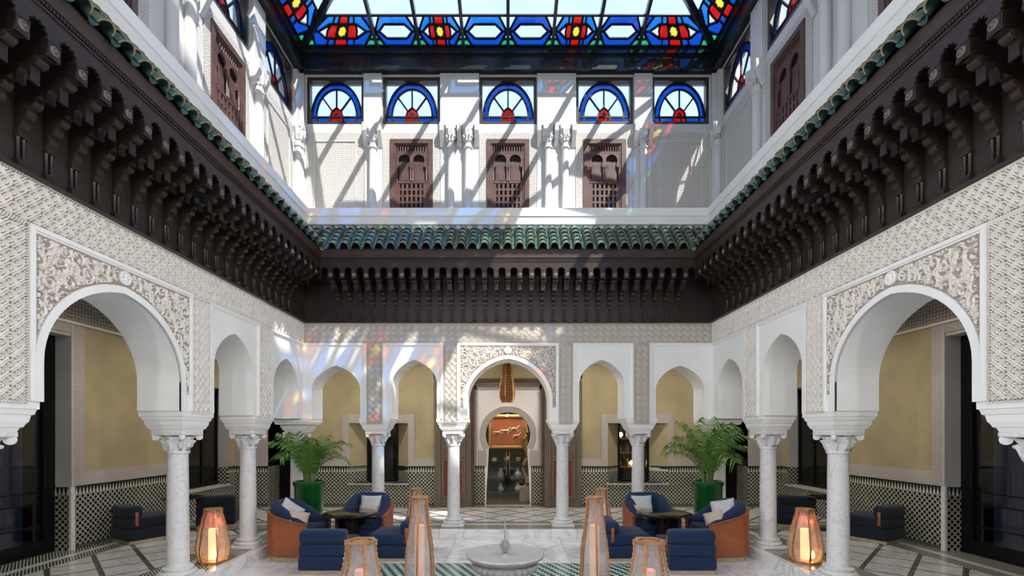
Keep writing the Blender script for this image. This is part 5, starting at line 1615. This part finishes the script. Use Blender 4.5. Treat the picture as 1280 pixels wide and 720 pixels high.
def pillow_mesh(w, h, t, m, name):
    mb = MB(); n = 10
    def P(i, j, sg):
        u, v = 2 * i / n - 1, 2 * j / n - 1
        k = (1 - u ** 4) * (1 - v ** 4)
        pin = 1 - .10 * (1 - abs(u)) * abs(v) ** 3 * 0 
        ex = 1 - .07 * (1 - u * u) * abs(v) ** 2; ey = 1 - .07 * (1 - v * v) * abs(u) ** 2
        return (u * w / 2 * ey, sg * t / 2 * k ** .6, v * h / 2 * ex)
    for sg in (1, -1):
        vs = [P(i, j, sg) for i in range(n + 1) for j in range(n + 1)]
        mb.add(vs, [(i * (n + 1) + j, (i + 1) * (n + 1) + j, (i + 1) * (n + 1) + j + 1, i * (n + 1) + j + 1) for i in range(n) for j in range(n)])
    return mb.mesh(name, m, 80)
PG = pillow_mesh(.33, .31, .12, M['grey_cloth'], 'cover')
PBG = pillow_mesh(.28, .20, .10, M['beige_cloth'], 'cover')
def cushion(me, loc, rot, label, grp):
    t = thing('throw_cushion', label, 'cushion', loc, 0, grp); t.rotation_euler = rot
    place(me, 'cushion_cover', t)
    return t
cushion(PG, (-3.06, 6.62, .62), (R(-18), R(38), R(36)), 'grey linen cushion leaning in the sideways armchair by the left step', 'grey cushions')
cushion(PBG, (-2.86, 6.45, .575), (R(-18), R(18), R(40)), 'small beige cushion in the sideways armchair by the left step', 'beige cushions')
cushion(PG, (-2.13, 7.30, .62), (R(-20), 0, R(-6)), 'grey linen cushion in the armchair behind the left table', 'grey cushions')
cushion(PBG, (-2.12, 7.16, .54), (R(-25), 0, R(4)), 'small beige cushion in the armchair behind the left table', 'beige cushions')
cushion(PG, (2.08, 7.30, .62), (R(-20), 0, R(6)), 'grey linen cushion in the armchair behind the right table', 'grey cushions')
cushion(PBG, (2.02, 7.14, .53), (R(-28), R(14), R(-4)), 'small beige cushion in the armchair behind the right table', 'beige cushions')
cushion(PG, (3.02, 6.62, .65), (R(-18), R(-14), R(-36)), 'grey linen cushion leaning in the sideways armchair by the right step', 'grey cushions')
cushion(PBG, (2.82, 6.46, .57), (R(-18), R(-22), R(-40)), 'small beige cushion in the sideways armchair by the right step', 'beige cushions')

def pouf_meshes(fm):
    w, y0, y1 = .29, -.30, .30
    out = []
    out.append(MB().rbox(-w + .02, w - .02, y0 + .02, y1 - .03, 0, .05, .006, 1).mesh('plinth', M['wood_plinth']))
    out.append(MB().rbox(-w, w, y0, y1, .05, .215, .022, 3).mesh('base', fm, 60))
    out.append(MB().rbox(-w, w, y0, y1 + .02, .215, .375, .045, 4).mesh('seat_cushion', fm, 60))
    out.append(MB().rbox(-w + .005, w - .005, y0 - .005, y0 + .20, .368, .54, .055, 4).mesh('bolster', fm, 60))
    st = MB()
    for s in (1, -1):
        x = s * (w + .003)
        out.append(MB().rbox(x - .006, x + .006, y0 + .085, y0 + .125, .26, .46, .004, 1).mesh('leather_strap', M['leather'], 60))
    return out
PF1, PF2 = pouf_meshes(M['navy']), pouf_meshes(M['navy_dark'])
def pouf(x, d, z, rot, label, ms=PF1):
    t = thing('bolster_pouf', label, 'pouf', (x, d, z), rot, 'navy poufs with bolsters')
    for me in ms: place(me, me.name, t)
pouf(-2.285, 6.07, 0, 0, 'navy pouf with its bolster toward us, in front of the left table')
pouf(-1.56, 6.62, 0, PI / 2, 'navy pouf turned to face left, behind the tall left lantern')
pouf(1.60, 6.62, 0, -PI / 2, 'navy pouf turned to face right, behind the tall right lantern')
pouf(2.27, 6.07, 0, 0, 'navy pouf with its bolster toward us, in front of the right table')
pouf(-5.45, 7.05, GF, R(-30), 'dark navy pouf against the left gallery wall near the glazed door', PF2)
pouf(-4.98, 8.15, GF, R(20), 'dark navy pouf half hidden by the large left column', PF2)
pouf(5.45, 7.05, GF, R(30), 'dark navy pouf against the right gallery wall near the glazed door', PF2)
pouf(4.92, 8.15, GF, R(-20), 'dark navy pouf half hidden by the large right column', PF2)

def table(x, d, z, r, h, label, base):
    t = thing('round_table', label, 'table', (x, d, z), 0, 'dark round tables')
    MB().lathe([(r - .02, h - .025), (r, h - .018), (r, h - .004), (r - .006, h)], 48).build('table_top', M['bronze_top'], t, 40)
    if base: MB().lathe([(.17, 0), (.17, .012), (.115, .03), (.105, h - .025)], 28).build('pedestal', M['table_leg'], t, 40)
    else:
        MB().lathe([(.16, 0), (.16, .012), (.02, .024), (.02, h - .025)], 24).build('pedestal', M['table_leg'], t, 40)
table(-2.24, 6.74, 0, .385, .60, 'dark round table between the left armchairs', True)
table(2.22, 6.74, 0, .385, .60, 'dark round table between the right armchairs', True)
table(-5.32, 7.72, GF, .30, .54, 'small dark round table beside the left gallery pouf', False)
table(5.25, 7.75, GF, .30, .54, 'small dark round table beside the right gallery pouf', False)

# ------------------------------------------------------------------ lanterns
def hex_ring(r, z, ph=0.0): return [(r * math.cos(ph + k * PI / 3), r * math.sin(ph + k * PI / 3), z) for k in range(6)]
def prof_r(prof, z):
    for (r0, z0), (r1, z1) in zip(prof, prof[1:]):
        if z0 <= z <= z1: t = (z - z0) / (z1 - z0); t = ss(t) * .5 + t * .5; return r0 + (r1 - r0) * t
    return prof[-1][0]
def lantern_meshes(prof, ph, gm, lit, rib=.020):
    zt = prof[-1][1]; n = 14; zs = [zt * i / n for i in range(n + 1)]
    out = {}
    out['base_plate'] = [MB().loft([hex_ring(prof[0][0] + .012, 0, ph), hex_ring(prof[0][0] + .012, .022, ph), hex_ring(prof[0][0] - .01, .026, ph)]).mesh('base_plate', M['copper'])]
    tr = prof[-1][0]
    rg = MB(); ro, ri = hex_ring(tr + .014, 0, ph), hex_ring(tr - .030, 0, ph)
    rg.loft([[(*ro[k % 6][:2], zt), (*ro[k % 6][:2], zt + .012), (*ri[k % 6][:2], zt + .012), (*ri[k % 6][:2], zt)] for k in range(7)], caps=False)
    out['top_ring'] = [rg.mesh('top_ring', M['copper'])]
    cu = MB().lathe([(tr * .50, zt - .07), (tr * .56, zt - .07), (tr * .56, zt + .004), (tr * .50, zt + .004)], 20, rf=None)
    out['collar'] = [cu.mesh('collar', M['copper'], 40)]
    ribs = []
    for k in range(6):
        a = ph + k * PI / 3
        mb = MB(); ta = Vector((-math.sin(a), math.cos(a), 0)); rings = []
        for z in zs:
            r = prof_r(prof, z); c = Vector((r * math.cos(a), r * math.sin(a), z)); o = Vector((math.cos(a), math.sin(a), 0))
            rings.append([c + ta * rib * .5 + o * .004, c - ta * rib * .5 + o * .004, c - ta * rib * .5 - o * .008, c + ta * rib * .5 - o * .008])
        mb.loft(rings)
        nb = int(zt / .042)
        for i in range(nb):                                # pierced rosettes along the rib
            z = .03 + i * .042; r = prof_r(prof, z) + .004; c = Vector((r * math.cos(a), r * math.sin(a), z)); o = Vector((math.cos(a), math.sin(a), 0))
            mb.tube([c, c + o * .006], rib * .46, 6)
        ribs.append(mb.mesh('rib', M['copper']))
    out['rib'] = ribs
    ps = []
    for k in range(6):
        mb = MB()
        a0, a1 = ph + k * PI / 3, ph + (k + 1) * PI / 3
        rings = []
        for z in zs:
            r = prof_r(prof, z) - .004
            p, q = Vector((r * math.cos(a0), r * math.sin(a0), z)), Vector((r * math.cos(a1), r * math.sin(a1), z))
            i_ = Vector((math.cos((a0 + a1) / 2), math.sin((a0 + a1) / 2), 0)) * .004
            rings.append([p, q, q - i_, p - i_])
        mb.loft(rings); ps.append(mb.mesh('glass_pane', gm, 60))
    out['glass_pane'] = ps
    hgt = zt * (.62 if lit else .72)
    out['candle_tube'] = [MB().lathe([(.052, .03), (.052, hgt), (.046, hgt + .005), (.046, .035)], 18).mesh('candle_tube', M['candle' if lit else 'candle_dim'], 40)]
    if lit: out['flame'] = [MB().lathe([(.004, .05), (.018, .07), (.021, .09), (.012, .125), (.001, .15)], 10, (.055, -.06, 0)).mesh('flame', M['flame'], 60)]
    return out
def lantern(ms, x, d, z, label, watt=0, zl=.25, grp=None, rot=0.0):
    t = thing('copper_lantern', label, 'lantern', (x, d, z), rot, grp or 'copper lanterns')
    for nm, L in ms.items():
        for me in L: place(me, nm, t)
    if watt:
        pl = bpy.data.lights.new('lantern_flame', 'POINT'); pl.energy = watt; pl.color = (1, .45, .16); pl.shadow_soft_size = .04
        o = bpy.data.objects.new('lantern_flame', pl); COL.objects.link(o); o.parent = t; o.location = (0, 0, zl)
    return t
P_GLOW = [(.165, 0), (.195, .16), (.165, .36), (.125, .52), (.100, .60), (.098, .645)]
P_TALL = [(.14, 0), (.162, .22), (.150, .48), (.112, .76), (.088, .92), (.085, 1.055)]
P_BACK = [(.13, 0), (.165, .20), (.150, .40), (.105, .64), (.080, .78), (.078, .885)]
P_LOW = [(.17, 0), (.205, .26), (.180, .50), (.140, .66), (.122, .78), (.125, .845)]
LG = lantern_meshes(P_GLOW, 0.26, M['amber_glass'], True)
LT = lantern_meshes(P_TALL, PI / 6, M['lant_glass'], False)
LB = lantern_meshes(P_BACK, 0, M['lant_glass'], False)
LL = lantern_meshes(P_LOW, 0, M['lant_glass'], False, .024)
lantern(LG, -3.66, 5.86, GF, 'glowing copper lantern on the gallery floor by the large left column', 2.2)
lantern(LG, 3.69, 5.86, GF, 'glowing copper lantern on the gallery floor by the large right column', 2.2)
lantern(LT, -.935, 5.0, 0, 'tall slim copper lantern left of the fountain, the nearer of two', .6, .5)
lantern(LT, .915, 5.0, 0, 'tall slim copper lantern right of the fountain, the nearer of two', .6, .5)
lantern(LB, -1.40, 7.16, 0, 'copper lantern behind the tall one left of the fountain', .6, .4)
lantern(LB, 1.425, 7.16, 0, 'copper lantern behind the tall one right of the fountain', .6, .4)
lantern(LL, -1.215, 3.90, 0, 'wide low copper lantern cut by the bottom edge, left of the fountain', .3, .3)
lantern(LL, 1.165, 3.90, 0, 'wide low copper lantern cut by the bottom edge, right of the fountain', .3, .3)

# pendant of pierced copper in the central arch
pn = thing('pendant_lantern', 'pierced copper pendant lantern hanging in the central far arch', 'lamp', (-.015, 9.0, Z(.56)))
PP = [(.105, 0), (.150, .13), (.140, .34), (.105, .50), (.092, .66), (.06, .74), (.02, .80), (.015, .82)]
zs = [.82 * i / 20 for i in range(21)]
MB().loft([hex_ring(prof_r(PP, z), z, .3) for z in zs]).build('amber_shade', M['amber_shade'], pn)
mb = MB()
for k in range(6):
    a = .3 + k * PI / 3
    mb.tube([((prof_r(PP, z) + .003) * math.cos(a), (prof_r(PP, z) + .003) * math.sin(a), z) for z in zs], .008, 5)
for k in range(6):                                         # pierced lattice over the faces
    a0, a1 = .3 + k * PI / 3, .3 + (k + 1) * PI / 3
    def fp(t, z, k=k, a0=a0, a1=a1):
        r = prof_r(PP, z) + .004
        p, q = Vector((r * math.cos(a0), r * math.sin(a0), z)), Vector((r * math.cos(a1), r * math.sin(a1), z)); return p + (q - p) * t
    for i in range(14):
        z = .02 + i * .052
        for (t0, t1) in ((0, .5), (.5, 1)):
            mb.tube([fp(t0, z), fp(t1, z + .045)], .006, 4, caps=False); mb.tube([fp(t1, z), fp(t0, z + .045)], .006, 4, caps=False)
stuff(mb.build('pierced_lattice', M['pierced'], pn))
MB().tube([(0, 0, .81), (0, 0, Z(1.86) - Z(.56))], .006, 6).build('chain', M['bronze'], pn)
plt = bpy.data.lights.new('pendant_bulb', 'POINT'); plt.energy = 2; plt.color = (1, .6, .3); plt.shadow_soft_size = .02
ob = bpy.data.objects.new('pendant_bulb', plt); COL.objects.link(ob); ob.location = (-.015, 9.0, Z(.42))

# ------------------------------------------------------------------ fountain
ft = thing('marble_fountain', 'grey carved marble fountain bowl in the middle of the court', 'fountain', (-.03, 4.85, 0))
MB().lathe([(.30, 0), (.30, .05), (.24, .07), (.24, .09), (.13, .13), (.105, .20), (.13, .26), (.155, .28), (.155, .30)], 8, rf=None).build('pedestal', M['fount'], ft)
bw = MB()
bw.lathe([(.13, .285), (.20, .295), (.27, .318), (.315, .35), (.335, .385), (.335, .41), (.318, .432)], 144, rf=lambda a, z: .92 + .12 * abs(math.cos(14 * a)) ** .6 * math.sin(PI * min(1, max(0, (z - .28) / .152))) ** .5)
bw.build('gadrooned_bowl', M['fount'], ft, 50)
rm = MB().lathe([(.31, .425), (.325, .432), (.335, .45), (.375, .460), (.400, .482), (.403, .498), (.392, .512), (.376, .512), (.362, .504), (.335, .497), (.20, .488), (.02, .484), (.001, .484)], 64)
rm.build('basin_rim', M['fount'], ft, 40)
fn_ = MB()
fn_.lathe([(.045, .472), (.047, .482), (.030, .492), (.022, .505), (.034, .515)], 20)
fn_.build('finial_foot', M['fount'], ft, 40)
pc = MB()
pc.lathe([(.001, .512)] + [(.044 * math.sin(PI * (i + .6) / 17) ** .75, .512 + .135 * i / 16) for i in range(1, 16)] + [(.001, .647)], 20)
for i in range(1, 10):
    z = .52 + .0128 * i; r = .044 * math.sin(PI * (i * 1.5 + .9) / 17) ** .75
    for k in range(9):
        a = (k + .5 * (i % 2)) * 2 * PI / 9
        c = Vector((r * math.cos(a), r * math.sin(a), z)); o = Vector((math.cos(a), math.sin(a), .5)) * .010
        pc.tube([c, c + o], [.0095, .002], 5)
pc.build('pine_cone', M['fount'], ft, 60)
MB().tube([(0, 0, .64), (0, 0, .865)], [.009, .007], 8).build('water_pipe', M['fount'], ft)

# ------------------------------------------------------------------ potted palms
def frond_mesh(rng, L, bend, m):
    mb = MB(); n = 24
    pts = []; p = Vector((0, 0, 0)); th = R(84)
    for i in range(n + 1):
        pts.append(p.copy()); t = i / n
        th -= bend * (0.25 + 1.5 * t) / n
        p = p + Vector((math.cos(th), 0, math.sin(th))) * (L / n)
    mb.tube(pts, [.009 * (1 - .8 * i / n) for i in range(n + 1)], 5, mi=1)
    for i in range(5, n + 1):
        t = i / n
        d = (pts[min(n, i + 1)] - pts[i - 1]).normalized(); side = Vector((0, 1, 0)); up = side.cross(d) * -1
        l = L * .40 * (math.sin(PI * min(1, (t - .12) * 1.02)) ** .6 * .85 + .12)
        for s in (1, -1):
            dr = (d * rng.uniform(.55, .8) + side * s * rng.uniform(.75, 1.0) + up * rng.uniform(.05, .35)).normalized()
            w = .009 + .003 * rng.random()
            a = pts[i]; b = a + dr * l * .5 + Vector((0, 0, -.02)) * l; c = a + dr * l * .93 + Vector((0, 0, -.42 * l - .03 * rng.random()))
            wv = d * w
            mb.add([a - wv * .4, a + wv * .4, b + wv, b - wv, c], [(0, 1, 2, 3), (3, 2, 4)], 0)
    return mb.mesh('frond', [m, M['stem']], 80)
def palm(x, d, label, seed, spread, height):
    t = thing('potted_palm', label, 'plant', (x, d, 0), 0, 'potted palms')
    prof = [(.175, 0), (.185, .02), (.205, .40), (.218, .90), (.235, .93), (.235, .985), (.205, .985), (.20, .93), (.001, .93)]
    MB().lathe(prof, 40).build('glazed_pot', M['pot'], t, 40)
    rngp = MB()
    for z in (.30, .58, .80): rngp.lathe([(.205 + .016 * (z - .3) * 1.0, z), (.212 + .016 * (z - .3), z + .008), (.205 + .016 * (z - .3), z + .016)], 40)
    MB().lathe([(.20, .93), (.12, .945), (.001, .95)], 24).build('soil', M['soil'], t)
    rng = random.Random(seed)
    FM = [frond_mesh(rng, .86 * spread, b, M['leaf'] if k < 4 else M['leaf_dark']) for k, b in enumerate((.7, 1.1, 1.6, 2.2, .9, 1.9))]
    for k in range(18):
        a = k * 2.399 + rng.uniform(-.3, .3)
        tilt = rng.uniform(-.22, .12)
        f = place(rng.choice(FM), 'frond', t, (.07 * math.cos(a), .07 * math.sin(a), .95), (0, tilt, a))
        k_ = rng.uniform(.75, 1.1) * height; f.scale = (k_, k_, k_)
    st = MB()
    for k in range(9):
        a = k * 2.4; st.tube([(.05 * math.cos(a), .05 * math.sin(a), .94), (.075 * math.cos(a), .075 * math.sin(a), 1.16)], [.016, .009], 6)
    st.build('stems', M['stem'], t)
palm(-3.12, 7.40, 'areca palm with pale fronds in a green glazed pot, left corner', 4, .95, 1.04)
palm(3.13, 7.40, 'areca palm with long dark fronds in a green glazed pot, right corner', 9, .98, 1.10)
